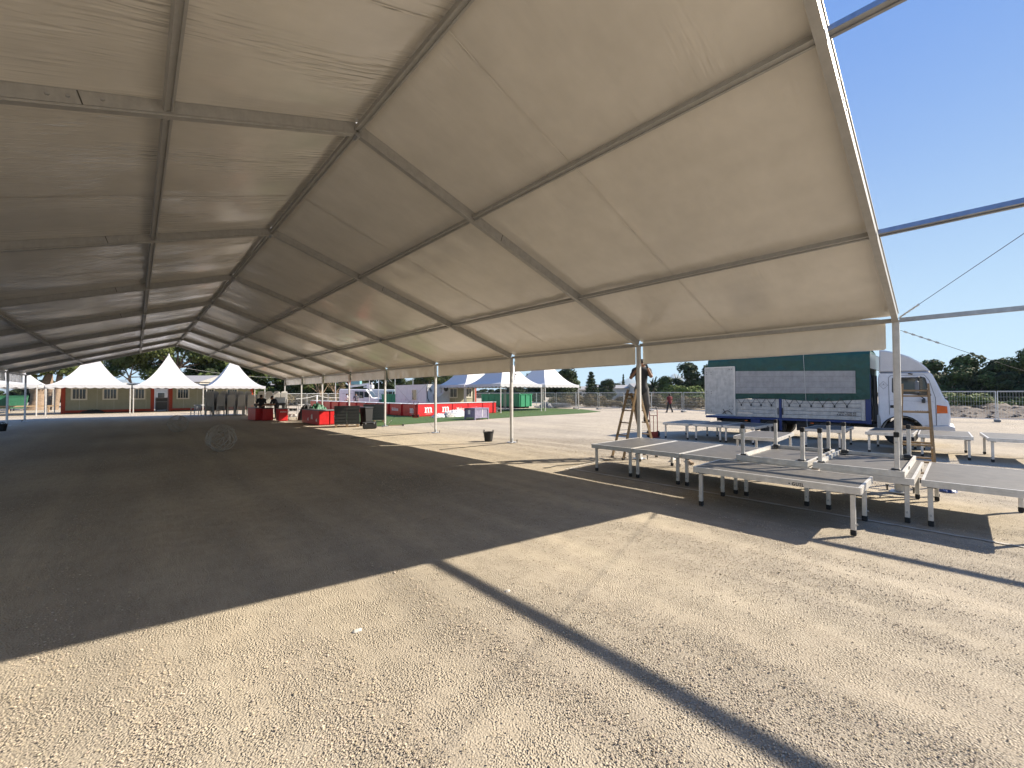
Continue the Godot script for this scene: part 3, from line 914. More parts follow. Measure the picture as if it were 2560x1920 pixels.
	for f in [0.06, 2.14]:
		var sd = 1.0 if f < 1 else -1.0
		wheel("front_wheel", t, V(0.9, 0.42, f + 0.06 * sd), 0.42, 0.24, sd, M.grey_box)
		wheel("rear_wheel", t, V(-3.1, 0.42, f + 0.1 * sd), 0.42, 0.24, sd, M.dark_plastic)
		wheel("rear_wheel", t, V(-3.1, 0.42, f + 0.38 * sd), 0.42, 0.24, sd, M.dark_plastic)
	# cab
	var arch = []
	for k in 9:
		var a = PI * 0.06 + PI * 0.86 * k / 8.0
		arch.append_array([0.93 + 0.53 * cos(a), 0.44 + 0.5 * sin(a)])
	var side = [0.34, 1.02, 0.345, 2.2, 0.37, 2.34, 0.45, 2.385, 1.58, 2.375, 1.68, 2.30, 1.80, 1.98, 1.90, 1.68, 1.955, 1.53, 2.03, 1.45, 2.065, 1.25, 2.075, 0.95, 2.05, 0.70, 1.50, 0.66]
	var cab = one("cab", M.paint, t, func(b): b.prism(PV(side + arch + [0.38, 0.80]), V(0, 0, 0.0), X, Y, F * 2.12, 0.035))
	var dl = one("wind_deflector", M.fairing, t, func(b): b.prism(PV([0.37, 2.40, 0.395, 3.14, 0.55, 3.12, 0.85, 3.03, 1.15, 2.88, 1.4, 2.69, 1.55, 2.52, 1.63, 2.395]), V(0, 0, 0.04), X, Y, F * 2.04, 0.04))
	for k in 2:
		one("bolt", M.black, dl, func(b): b.cyl(V(0.48 + 0.13 * k, 2.455, 0.102), V(0.48 + 0.13 * k, 2.455, 0.09), 0.02, 0.02, 8))
	for f in [[0.0, -1.0], [2.12, 1.0]]:
		var z0 = f[0] + f[1] * 0.003
		var dr = one("door", M.paint, cab, func(b): b.prism(PV([0.64, 1.0, 0.63, 2.2, 0.68, 2.27, 1.50, 2.27, 1.60, 2.1, 1.73, 1.55, 1.74, 0.74, 1.52, 0.72, 1.46, 0.86, 1.3, 1.0, 1.1, 1.06]), V(0, 0, f[0]), X, Y, F * f[1] * 0.01, 0.002))
		for s in [[0.63, 1.0, 0.62, 2.21], [0.62, 2.21, 0.68, 2.28], [0.68, 2.28, 1.5, 2.28], [1.5, 2.28, 1.61, 2.1], [1.61, 2.1, 1.745, 1.55], [1.745, 1.55, 1.75, 0.72]]:
			one("door_seam", M.letter_grey, dr, func(b): b.bar(V(s[0], s[1], f[0] + f[1] * 0.003), V(s[2], s[3], f[0] + f[1] * 0.003), 0.008, 0.012))
		var wf = one("door_window", M.dark_plastic, dr, func(b): b.prism(PV([0.70, 1.75, 0.71, 2.19, 0.74, 2.215, 1.47, 2.215, 1.52, 2.19, 1.65, 1.64, 1.63, 1.60, 1.15, 1.67, 0.9, 1.68, 0.73, 1.71]), V(0, 0, f[0] + f[1] * 0.009), X, Y, F * f[1] * 0.004))
		one("pane", M.glass, wf, func(b): b.prism(PV([0.735, 1.76, 0.745, 2.18, 1.475, 2.18, 1.60, 1.64, 1.15, 1.71, 0.9, 1.72]), V(0, 0, f[0] + f[1] * 0.012), X, Y, F * f[1] * 0.004))
		one("door_handle", M.black, dr, func(b): b.cbox(V(0.72, 1.27, f[0] + f[1] * 0.014), Vector3(0.14, 0.09, 0.025), 0.01))
		words("ATLEON 110", 0.05, M.letter_grey, dr, V(1.45, 1.13, f[0] + f[1] * 0.013), X * -f[1], Y)
		one("body_crease", M.letter_grey, dr, func(b): b.bar(V(0.66, 1.47, f[0] + f[1] * 0.0105), V(1.7, 1.44, f[0] + f[1] * 0.0105), 0.003, 0.004))
		one("turn_signal", M.lamp_orange, cab, func(b): b.prism(PV([1.765, 1.08, 1.77, 1.34, 2.0, 1.30, 2.01, 1.09]), V(0, 0, f[0] + f[1] * -0.01), X, Y, F * f[1] * 0.03, 0.008))
		one("panel_seam", M.letter_grey, cab, func(b): b.bar(V(1.755, 0.7, f[0] + f[1] * 0.001), V(1.755, 1.08, f[0] + f[1] * 0.001), 0.008, 0.014); b.bar(V(0.36, 2.375, f[0] + f[1] * 0.001), V(1.63, 2.34, f[0] + f[1] * 0.001), 0.008, 0.016))
		one("mudguard", M.strip, t, func(b): b.prism(PV([0.30, 0.98, 0.56, 0.98, 0.54, 0.72, 0.4, 0.45, 0.3, 0.44]), V(0, 0, f[0] + 0.02 * -f[1]), X, Y, F * -f[1] * 0.3, 0.01))
		one("wheel_arch", M.black, cab, func(b):
			for k in 12:
				var a0 = PI * k / 12; var a1 = PI * (k + 1) / 12
				var c = V(0.93, 0.44, f[0] + f[1] * 0.004)
				b.bar(c + Vector3(cos(a0), sin(a0), 0) * 0.53, c + Vector3(cos(a1), sin(a1), 0) * 0.53, 0.03, 0.035, Vector3(cos(a0), sin(a0), 0)))
		var mr = one("mirror", M.grey_box, t, func(b): b.cbox(V(1.33, 1.90, f[0] + f[1] * 0.36), Vector3(0.10, 0.38, 0.21), 0.03))
		one("mirror_arm", M.black, mr, func(b): b.tube([V(1.42, 2.22, f[0] + f[1] * 0.02), V(1.36, 2.2, f[0] + f[1] * 0.34), V(1.35, 1.66, f[0] + f[1] * 0.36), V(1.5, 1.52, f[0] + f[1] * 0.02)], 0.014, 6))
		one("round_mirror", M.dark_plastic, mr, func(b): b.cbox(V(1.47, 1.46, f[0] + f[1] * 0.1), Vector3(0.09, 0.13, 0.14), 0.02))
		if f[1] < 0:
			var q = [V(0.49, 2.10, -0.004), V(0.60, 1.97, -0.004), V(0.49, 1.84, -0.004), V(0.38, 1.97, -0.004)]
			for k in 4:
				one("warning_diamond", M.letter_grey, cab, func(b): b.bar(q[k], q[(k + 1) % 4], 0.004, 0.007, Vector3(0.7, 0.7, 0)))
			one("warning_diamond", M.letter_grey, cab, func(b): b.bar(V(0.41, 1.975, -0.004), V(0.57, 1.975, -0.004), 0.004, 0.006); b.cbox(V(0.49, 2.005, -0.004), Vector3(0.03, 0.025, 0.004), 0.001))
	one("visor_bar", M.black, cab, func(b): b.bar(V(1.12, 2.33, -0.02), V(1.22, 2.31, -0.05), 0.03, 0.03))
	one("windscreen", M.glass, cab, func(b): b.quad(V(1.70, 2.27, 0.12), V(1.70, 2.27, 2.0), V(1.955, 1.56, 2.03), V(1.955, 1.56, 0.09), Vector3(0.94, 0.34, 0)))
	one("wiper_tray", M.black, cab, func(b): b.bar(V(1.98, 1.54, 0.04), V(1.98, 1.54, 2.08), 0.1, 0.03))
	one("bumper", M.fairing, t, func(b): b.prism(PV([1.5, 0.66, 1.55, 0.52, 2.08, 0.46, 2.17, 0.54, 2.16, 0.66, 2.0, 0.72]), V(0, 0, -0.03), X, Y, F * 2.18, 0.02))
	one("exhaust_stack", M.dark_plastic, t, func(b):
		b.cyl(V(0.24, 0.8, 0.25), V(0.24, 2.3, 0.25), 0.06, 0.06, 10); b.cyl(V(0.26, 0.8, 0.5), V(0.26, 2.1, 0.5), 0.03, 0.03, 8); b.span(0.18, 0.32, 0.75, 1.3, 0.2, 1.9))
	# the bed is 5.2 m long
	for c in t.get_children():
		var nm = String(c.name)
		for q in ["chassis", "bed_floor", "stake_post", "drop_side", "upper_side_board", "rear_side_gate", "tarpaulin"]:
			if nm.begins_with(q): c.scale.x = 0.905
		for q in ["cab", "wind_deflector", "mirror", "bumper", "mudguard", "exhaust"]:
			if nm.begins_with(q): c.scale.x = 0.95
		if nm.begins_with("front_wheel"): c.position.x = -0.045
		if nm.begins_with("rear_wheel"): c.position.x = 0.29
		if nm.begins_with("lettering"): c.position.x *= 0.905

func make_pagoda(label: String) -> Node3D:
	var t = thing("pagoda_tent", label, "pagoda tent", Vector3.ZERO, 0.0, "white peaked pagoda tents")
	var h = 2.62; var eave = 2.56; var top = 5.75
	for k in 4:
		var bs = Basis(Vector3.UP, PI / 2 * k)
		var face = put("roof_face", grid(28, 22, func(u, v):
			# u along the eave, v from the eave to the tip
			var d = 1.0 - v
			var x = (u * 2.0 - 1.0) * h * d
			var cr = absf(u * 2.0 - 1.0)
			var y = eave + (top - eave) * pow(v, 1.75) - 0.10 * sin(PI * minf(v * 1.2, 1.0)) * (1.0 - cr * cr)
			y += 0.012 * sin(u * 50.0 + v * 9.0) * v * (1.0 - v) * 3.0 * pow(1.0 - absf(u - 0.5), 2)
			return [bs * Vector3(x, y, h * d), Vector2(v * 0.8 + k * 0.3, u + k * 0.21)], M.white_cloth), t)
		put("valance", grid(96, 3, func(u, v):
			var x = (u * 2.0 - 1.0) * h
			var low = 0.22 + 0.075 * absf(sin(u * PI * 9.0))
			return [bs * Vector3(x, eave + 0.01 - low * v, h + 0.012 + 0.006 * sin(u * 60.0) * v), Vector2(v * 0.1, u)], M.white_cloth), t)
		one("eave_beam", M.alu, t, func(b): b.bar(bs * Vector3(-h + 0.1, eave - 0.05, h - 0.05), bs * Vector3(h - 0.1, eave - 0.05, h - 0.05), 0.05, 0.09))
		var po = one("post", M.alu, t, func(b): b.cbox(bs * Vector3(h - 0.06, 1.27, h - 0.06), Vector3(0.075, 2.53, 0.075), 0.008))
		one("base_plate", M.galv, po, func(b): b.box(bs * Vector3(h - 0.06, 0.012, h - 0.06), Vector3(0.2, 0.02, 0.2)))
		one("cross_cable", M.cable, t, func(b): b.cyl(bs * Vector3(h - 0.1, eave - 0.08, h - 0.1), Vector3(0, eave + 0.35, 0), 0.008, 0.008, 6))
	one("centre_pole", M.alu, t, func(b): b.cyl(Vector3(0, eave + 0.3, 0), Vector3(0, top - 0.03, 0), 0.035, 0.03, 10))
	one("finial", M.white_cloth, t, func(b): b.lathe(Vector3(0, top - 0.12, 0), [Vector2(0.09, 0), Vector2(0.06, 0.1), Vector2(0.015, 0.2), Vector2(0.0, 0.22)], 12))
	return t

func pagodas() -> void:
	var g = "white peaked pagoda tents"
	var p = make_pagoda("left pagoda tent in front of the cream cabin, its peak cut by the marquee roof")
	p.position = V(-2.93, 0, 53.75)
	for l in [[2.41, 53.75, "middle pagoda tent with its full sharp peak seen beyond the marquee's far end"], [7.82, 53.85, "right pagoda tent behind the stacks of white chairs"],
		[-8.55, 53.75, "pagoda tent at the far left, over the ground before the big tree trunk"], [-8.7, 0.0, ""],
		[26.05, 29.72, "pagoda tent next to the red bar's end with its near corner shaded blue"], [31.75, 29.75, "rightmost pagoda tent, standing on the green turf's end"], [26.1, 35.15, "pagoda tent behind the white container cabin's air conditioner"]]:
		if l[2] == "": continue
		copy(p, V(l[0], 0, l[1]), 0.0, l[2], g)
	copy(p, V(-8.9, 0, 61.2), 0.0, "small rear pagoda tent whose thin posts show beside the cabin's orange corner", g)

func window_part(p: Node, x: float, y: float, w: float, h: float, z: float, bars: int, frame: Material) -> void:
	var f = B.new()
	for s in [[-w / 2 + 0.06, 0, 0.12, h], [w / 2 - 0.06, 0, 0.12, h]]:
		f.cbox(Vector3(x + s[0], y + s[1], z + 0.03), Vector3(s[2], s[3], 0.07), 0.01)
	for s in [-1, 1]:
		f.cbox(Vector3(x, y + s * (h / 2 - 0.06), z + 0.03), Vector3(w - 0.24, 0.12, 0.068), 0.01)
	var o = part("window", f, frame, p)
	one("pane", M.glass, o, func(b): b.box(Vector3(x, y, z + 0.006), Vector3(w - 0.22, h - 0.22, 0.008)))
	for k in bars:
		one("window_bar", frame, o, func(b): b.box(Vector3(x - w / 2 + 0.12 + (w - 0.24) * (k + 1) / (bars + 1), y, z + 0.035), Vector3(0.05 if k == bars / 2 else 0.03, h - 0.24, 0.03)))

func cabin(called, label, at: Vector3, turn: float, w: float, d: float, h: float, wins: Array, trims: Array) -> Node3D:
	# front on local +z at z = 0, x from 0 to w
	var c = thing(called, label, "cabin", at, turn)
	one("wall", M.wall, c, func(b): b.span(0, w, 0.05, h, 0.0, d))
	for k in int(w / 1.15):
		one("wall_joint", M.frame_white, c, func(b): b.box(Vector3(1.15 * (k + 1), h / 2, 0.002), Vector3(0.012, h - 0.1, 0.008)))
	one("roof", M.frame_white, c, func(b): b.span(-0.1, w + 0.1, h, h + 0.1, -0.1, d + 0.1))
	for t in trims:
		one("corner_trim", M.orange, c, func(b): b.box(Vector3(t, h / 2, 0.015), Vector3(0.27, h, 0.05)); b.box(Vector3(t + (0.12 if t > w / 2 else -0.12), h / 2, -d / 2), Vector3(0.05, h, d)))
	one("base_trim", M.orange, c, func(b): b.box(Vector3(w / 2, 0.17, 0.014), Vector3(w - 0.3, 0.22, 0.045)))
	for q in wins:
		window_part(c, q, 1.78, 1.06, 1.12, 0.0, 3, M.frame_white)
	return c

func cabins() -> void:
	cabin("cream_cabin", "long cream cabin with orange corners and barred windows behind the left pagodas", V(-4.98, 0, 55.0), 0.0, 6.35, 2.5, 2.75, [1.13, 3.18, 5.17], [0.13, 6.22])
	cabin("cream_cabin", "second cream cabin right of the gap, behind the chair stacks", V(2.54, 0, 55.0), 0.0, 7.4, 2.5, 2.75, [1.11, 3.3, 5.4], [0.13, 7.27])
	cabin("cream_cabin", "cream cabin with two dark windows under the pagoda behind the red bar", V(24.95, 0, 37.8), 0.0, 4.0, 2.5, 2.6, [0.85, 2.85], [3.87])
	# white container cabin
	var c = thing("container_cabin", "white container cabin with an air conditioner on its wall behind the red bar", "cabin", V(21.9, 0, 36.9))
	one("wall", M.cabin, c, func(b): b.span(0, 2.75, 0.1, 2.55, 0, 6.7))
	one("roof", M.cabin, c, func(b): b.span(-0.03, 2.78, 2.55, 2.66, -0.03, 6.73))
	for k in [[0.0, 0.0], [2.75, 0.0], [0.0, 6.7]]:
		one("corner_post", M.fairing, c, func(b): b.span(k[0] - 0.04, k[0] + 0.04, 0.05, 2.6, k[1] - 0.04, k[1] + 0.04))
	one("door", M.cabin, c, func(b): b.span(-0.02, 0.0, 0.15, 2.25, 4.1, 6.2))
	one("door_handle", M.steel, c, func(b): b.span(-0.06, -0.02, 1.0, 1.15, 4.25, 4.3))
	var w = one("window", M.frame_white, c, func(b): b.span(-0.05, 0, 0.95, 2.2, 1.85, 1.97); b.span(-0.05, 0, 0.95, 2.2, 2.85, 2.97); b.span(-0.048, 0, 2.1, 2.2, 1.97, 2.85); b.span(-0.048, 0, 0.95, 1.05, 1.97, 2.85))
	one("pane", M.glass, w, func(b): b.span(-0.012, 0, 1.05, 2.1, 1.97, 2.85))
	one("hanging_cable", M.black, c, func(b): b.tube([V(0.06, 2.66, -0.05), V(0.03, 2.0, -0.07), V(0.08, 1.3, -0.07), V(0.3, 0.85, -0.06)], 0.035, 6))
	for k in 4:
		one("cable_loop", M.black, c, func(b):
			var pts = []
			for i in 9: pts.append(V(0.32 + 0.07 * k + 0.07 * cos(TAU * i / 8), 2.32 - 0.12 * k + 0.12 * sin(TAU * i / 8), -0.05))
			b.tube(pts, 0.016, 5))
	var lad = thing("step_ladder", "small grey step ladder leaning by the white container cabin", "ladder", V(22.8, 0, 36.55))
	for s in [-0.2, 0.2]:
		one("rail", M.grey_box, lad, func(b): b.bar(V(s * 1.3, 0, -0.3), V(s, 1.7, 0.2), 0.04, 0.04))
	for k in 6:
		one("rung", M.grey_box, lad, func(b): b.bar(V(-0.24, 0.25 + 0.25 * k, -0.22 + 0.07 * k), V(0.24, 0.25 + 0.25 * k, -0.22 + 0.07 * k), 0.08, 0.025))
	var ac = thing("air_conditioner", "white air conditioner unit high on the container cabin's right corner", "air conditioner", V(24.1, 1.88, 36.55))
	one("casing", M.plastic_white, ac, func(b): b.cbox(V(0.0, 0.33, 0.1), Vector3(0.86, 0.66, 0.34), 0.02))
	one("fan_grille", M.grey_box, ac, func(b):
		for r in [0.08, 0.15, 0.22, 0.27]:
			var pts = []
			for i in 21: pts.append(V(-0.12 + r * cos(TAU * i / 20), 0.33 + r * sin(TAU * i / 20), -0.078))
			b.tube(pts, 0.009, 4))
	one("fan", M.dark_plastic, ac, func(b): b.cyl(V(-0.12, 0.33, -0.071), V(-0.12, 0.33, -0.074), 0.27, 0.27, 20))
	one("bracket", M.plastic_white, ac, func(b): b.bar(V(-0.35, -0.03, 0.0), V(-1.35, -0.75, 0.3), 0.1, 0.16); b.box(V(0, -0.03, 0.1), Vector3(0.8, 0.04, 0.3)))
	# dark cabinet in the gap between the cabins
	var k = thing("metal_cabinet", "dark metal cabinet standing in the gap between the two cream cabins", "cabinet", V(1.96, 0, 55.4))
	one("body", M.grey_box, k, func(b): b.cbox(Vector3(0, 0.75, 0), Vector3(0.95, 1.3, 0.6), 0.02))
	one("drawer", M.dark_plastic, k, func(b): b.cbox(Vector3(0, 0.55, 0.3), Vector3(0.85, 0.75, 0.03), 0.01))
	one("drawer", M.dark_plastic, k, func(b): b.cbox(Vector3(0, 1.17, 0.3), Vector3(0.85, 0.3, 0.03), 0.01))
	for s in [-0.4, 0.4]:
		one("leg", M.dark_plastic, k, func(b): b.box(Vector3(s, 0.06, 0), Vector3(0.06, 0.12, 0.5)))
	# green skips
	var bx = thing("green_container", "big green waste container beyond the right pagodas, sunlit end and dark side", "waste container", V(32.35, 0, 34.1))
	one("body", M.green_box, bx, func(b): b.prism(PV([0.0, 0.18, 1.95, 0.18, 2.0, 1.6, -0.05, 1.6]), V(0, 0, 0), Vector3.RIGHT, Vector3.UP, Vector3(0, 0, -7.0)))
	for q in 3:
		one("rib", M.green_box, bx, func(b): b.box(V(0.2 + 0.78 * q, 0.89, -0.03), Vector3(0.09, 1.4, 0.06)))
	for q in 7:
		one("rib", M.green_box, bx, func(b): b.box(V(-0.04, 0.89, 0.3 + q * 1.05), Vector3(0.06, 1.4, 0.1)))
	one("rim", M.green_box, bx, func(b): b.box(V(0.97, 1.61, -0.02), Vector3(2.15, 0.08, 0.1)); b.box(V(-0.06, 1.61, 3.5), Vector3(0.1, 0.08, 7.0)))
	one("skid", M.black, bx, func(b): b.span(0.3, 0.5, 0.0, 0.18, 0.2, 6.8); b.span(1.5, 1.7, 0.0, 0.18, 0.2, 6.8))
	var b2 = copy(bx, V(21.6, 0, 46.5), -0.74, "green waste container left of the white container cabin, behind the bar", "")

func seats() -> void:
	var ch = B.new()
	# seen from behind: backrest towards local +z
	for x in [-1.0, 1.0]:
		ch.bar(Vector3(x * 0.25, 0, 0.23), Vector3(x * 0.215, 0.44, 0.18), 0.05, 0.035, Vector3.RIGHT)
		ch.bar(Vector3(x * 0.255, 0, -0.22), Vector3(x * 0.27, 0.44, -0.19), 0.05, 0.035, Vector3.RIGHT)
		ch.bar(Vector3(x * 0.27, 0.64, -0.18), Vector3(x * 0.26, 0.66, 0.2), 0.05, 0.025)
		ch.bar(Vector3(x * 0.26, 0.43, -0.19), Vector3(x * 0.27, 0.64, -0.18), 0.045, 0.03, Vector3.RIGHT)
		ch.bar(Vector3(x * 0.225, 0.42, 0.19), Vector3(x * 0.235, 0.80, 0.27), 0.05, 0.025, Vector3.RIGHT)
	ch.cbox(Vector3(0, 0.43, 0), Vector3(0.5, 0.025, 0.4), 0.008)
	for k in 6:
		ch.bar(Vector3(-0.175 + 0.07 * k, 0.44, 0.195), Vector3(-0.175 + 0.07 * k, 0.80, 0.275), 0.064, 0.014, Vector3.RIGHT)
	ch.bar(Vector3(-0.235, 0.83, 0.28), Vector3(0.235, 0.83, 0.28), 0.02, 0.09)
	ch.bar(Vector3(-0.15, 0.89, 0.285), Vector3(0.15, 0.89, 0.285), 0.02, 0.05)
	var am = ch.mesh(M.chair_white)
	var first = put("plastic_chair", am, self)
	tag(first, "single white plastic chair standing apart left of the chair stacks", "chair")
	first.position = V(3.52, 0, 40.62)
	first.rotation.y = 2.6
	var names = ["first", "second", "third", "fourth", "fifth"]
	var st = []
	for k in 4: st.append([4.98 + 0.69 * k, 39.95, 11, 0.0, "%s white stack from the left of the front row" % names[k]])
	for k in 5: st.append([4.7 + 0.56 * k, 40.75, 15, 0.06 * (k % 3), "%s tall white stack from the left of the rear row" % names[k]])
	for k in 4: st.append([7.85 + 0.58 * k, 40.45, 15, 0.0, "tall white stack behind the cooks, %s from their left" % names[k]])
	for k in 3: st.append([4.33 + 0.04 * k, 40.1 + 0.62 * k, 15, -0.25, "%s white stack along the stacks' left side" % names[k]])
	var ords = ["lowest", "second", "third", "fourth", "fifth", "sixth", "seventh", "eighth", "ninth", "tenth", "eleventh", "twelfth", "thirteenth", "fourteenth", "fifteenth"]
	for s in st:
		for i in s[2]:
			copy(first, V(s[0] + rng.randf_range(-0.008, 0.008), i * 0.075, s[1] - i * 0.012), s[3] + rng.randf_range(-0.02, 0.02), "%s of the %s" % ["lowest chair" if i == 0 else ords[i] + " chair up", s[4]], "stacked white plastic chairs")
	# wire balls
	for q in [[1.95, 15.35, 0.40, "nearer ball of tangled pale wire lying on the shaded ground"], [1.46, 24.6, 0.38, "farther ball of tangled pale wire, faint in the shade"]]:
		var w = thing("wire_ball", q[3], "wire ball", V(q[0], 0, q[1]), 0.0, "wire balls on the shaded ground")
		for k in 14:
			var ax = Vector3(rng.randf_range(-1, 1), rng.randf_range(-1, 1), rng.randf_range(-1, 1)).normalized()
			var x = ax.cross(Vector3.UP if absf(ax.y) < 0.9 else Vector3.RIGHT).normalized(); var y = ax.cross(x)
			var o = ax * rng.randf_range(-0.75, 0.75) * q[2]
			var rr = sqrt(q[2] * q[2] - o.length_squared())
			one("strand", M.strand, w, func(b):
				var pts = []
				for i in 25:
					var a = TAU * i / 24
					pts.append(Vector3(0, q[2], 0) + o + (x * cos(a) + y * sin(a)) * rr * (1.0 + 0.03 * sin(a * 5.0 + k)))
				b.tube(pts, 0.009, 4))

func red_counter(label: String, at: Vector3, turn: float, w: float, d: float, h: float, group := "", top: Material = null) -> Node3D:
	# front on local +z
	var c = thing("red_counter", label, "counter", at, turn, group)
	one("body", M.red, c, func(b): b.span(-w / 2, w / 2, 0.03, h - 0.04, 0.0, d))
	one("front_panel", M.red, c, func(b): b.cbox(V(0, h / 2, -0.012), Vector3(w - 0.03, h - 0.14, 0.022), 0.006))
	one("top", top if top else M.grey_box, c, func(b): b.cbox(V(0, h - 0.02, d / 2 - 0.02), Vector3(w + 0.04, 0.04, d + 0.08), 0.008))
	return c

func logo(p: Node, at: Vector3, size: float) -> void:
	# the white letter m over a row of five small stars
	words("m", size * 0.86, M.letter_white, p, at, Vector3.RIGHT, Vector3.UP, "emblem_letter", 900, "Droid Serif")
	for k in 5:
		one("emblem_star", M.letter_white, p, func(b):
			var pts = PackedVector2Array()
			for i in 10: pts.append(Vector2(sin(TAU * i / 10), cos(TAU * i / 10)) * (size * 0.055 if i % 2 == 0 else size * 0.024))
			b.prism(pts, at + Vector3((k - 2) * size * 0.17, -size * 0.56, -0.002), Vector3.RIGHT, Vector3.UP, Vector3(0, 0, 0.004)))

func counters() -> void:
	red_counter("dark red counter at the left end of the cooks' stand", V(5.9, 0, 30.9), 0.1, 0.36, 1.5, 0.84)
	red_counter("wide shaded red counter in front of the two dark-clad cooks", V(6.36, 0, 30.4), 0.0, 0.58, 0.9, 0.82, "", M.black)
	var c = red_counter("red counter right of the cooks with its lower corner in the sun", V(6.95, 0, 29.2), 0.0, 0.54, 0.6, 0.82)
	words("Mahou", 0.08, M.letter_white, c, V(0, 0.6, -0.03), Vector3.RIGHT, Vector3.UP)
	var r = red_counter("long red counter with scratched white marks, its end face sunlit", V(7.69, 0, 23.8), 0.0, 0.54, 3.1, 0.83)
	for k in 3:
		one("worn_mark", M.letter_white, r, func(b): b.prism(PV([0.0, 0.0, 0.35, 0.0, 0.3, 0.24, 0.1, 0.3]) if k % 2 else PV([0, 0, 0.28, 0.04, 0.2, 0.14, 0.04, 0.2]), V(-0.273, 0.18 + 0.12 * (k % 2), 0.3 + 0.75 * k), Vector3(0, 0, -1), Vector3.UP, Vector3(-0.003, 0, 0)))
	var r2 = red_counter("short red counter with a white ring emblem beside the crate pallet", V(8.25, 0, 23.8), 0.0, 0.5, 1.2, 0.83)
	one("ring_emblem", M.letter_white, r2, func(b):
		var pts = []
		for i in 17: pts.append(V(0.1 + 0.13 * cos(TAU * i / 16), 0.5 + 0.13 * sin(TAU * i / 16), -0.026))
		b.tube(pts, 0.014, 5)
		b.box(V(0.06, 0.5, -0.026), Vector3(0.03, 0.12, 0.01)); b.box(V(0.1, 0.455, -0.026), Vector3(0.07, 0.03, 0.01)))
	# worktop with black gear
	var g = thing("griddle_stand", "black griddle worktop between the two dark-clad cooks", "griddle", V(7.0, 0, 33.4))
	one("worktop", M.black, g, func(b): b.cbox(V(0.1, 0.98, 0.0), Vector3(1.9, 0.16, 0.6), 0.02))
	for x in [-0.75, 0.95]:
		one("leg", M.black, g, func(b): b.box(V(x, 0.45, 0), Vector3(0.07, 0.9, 0.5)))
	one("steel_box", M.steel, g, func(b): b.cbox(V(0.75, 1.28, 0.1), Vector3(0.6, 0.42, 0.4), 0.03))
	var tr = thing("serving_trolley", "steel trolley of pans and white crockery beside the black sheet", "trolley", V(7.75, 0, 30.2))
	for y in [0.22, 0.6, 1.0]:
		one("shelf", M.steel, tr, func(b): b.cbox(V(0, y, 0), Vector3(0.62, 0.03, 0.5), 0.006))
	for x in [-0.29, 0.29]:
		for z in [-0.22, 0.22]:
			var lg = one("leg", M.steel, tr, func(b): b.cyl(V(x, 0.1, z), V(x, 1.05, z), 0.014, 0.014, 6))
			one("castor", M.rubber, lg, func(b): b.cyl(V(x - 0.015, 0.05, z), V(x + 0.015, 0.05, z), 0.05, 0.05, 10))
	for q in [[-0.15, 0.3, M.steel, "steel pot at the left of the trolley's bottom shelf"], [0.12, 0.31, M.plastic_white, "white dish at the right of the trolley's bottom shelf"], [-0.1, 0.69, M.black, "black pan at the left of the trolley's middle shelf"], [0.14, 0.68, M.black, "black pan at the right of the trolley's middle shelf"], [0.18, 1.06, M.steel, "steel pot at the right of the trolley's top shelf"], [-0.12, 1.07, M.steel, "steel pot at the left of the trolley's top shelf"]]:
		var pt = thing("cooking_pot", q[3], "pot", V(7.75 + q[0], q[1] - 0.065, 30.15), 0.0, "pots and dishes on the trolley")
		one("vessel", q[2], pt, func(b): b.lathe(Vector3.ZERO, [Vector2(0, 0), Vector2(0.1, 0), Vector2(0.12, 0.06), Vector2(0.125, 0.15), Vector2(0.115, 0.15), Vector2(0.1, 0.03), Vector2(0, 0.03)], 14))
	var sh = heap("black_sheet", "black plastic sheet draped beside the steel trolley", "sheet", V(8.35, 0, 29.2), 0.55, 0.45, 1.1, M.black, 4)
	heap("green_tarpaulin", "pale green tarpaulin bundle behind the right red counters", "tarpaulin", V(8.55, 0, 27.6), 0.75, 0.5, 1.15, M.bin, 9)

func heap(called: String, label: String, cat: String, at: Vector3, rx: float, rz: float, h: float, m: Material, sd: int, turn := 0.0) -> Node3D:
	var n = noise(1.6, 100 + sd, 3)
	var am = grid(40, 20, func(u, v):
		var a = TAU * u; var r = 1.0 - v
		var bump = 1.0 + 0.22 * n.get_noise_3d(cos(a) * 1.2, sin(a) * 1.2, r * 2.0)
		var fold = n.get_noise_3d(cos(a) * r * 3.0, sin(a) * r * 3.0, 7.0)
		var y = h * pow(maxf(1.0 - r * r * r, 0.0), 0.75) * (0.82 + 0.35 * fold)
		return [Vector3(cos(a) * r * rx * bump, y if v > 0 else 0.0, sin(a) * r * rz * bump), Vector2(u, v)], m)
	var o = put(called, am, self)
	tag(o, label, cat)
	o.position = at
	o.rotation.y = turn
	return o

func pallet(label: String, at: Vector3, turn: float) -> void:
	var p = thing("wooden_pallet", label, "pallet", at, turn)
	for k in 5:
		one("board", M.wood, p, func(b): b.cbox(Vector3(-0.5 + 0.25 * k, 0.13, 0), Vector3(0.17, 0.022, 0.8), 0.004))
	for z in [-0.35, 0.0, 0.35]:
		for x in [-0.53, 0.0, 0.53]:
			one("block", M.wood, p, func(b): b.cbox(Vector3(x, 0.065, z), Vector3(0.1, 0.085, 0.1), 0.004))
		one("board", M.wood, p, func(b): b.cbox(Vector3(0, 0.011, z), Vector3(1.18, 0.02, 0.1), 0.004))

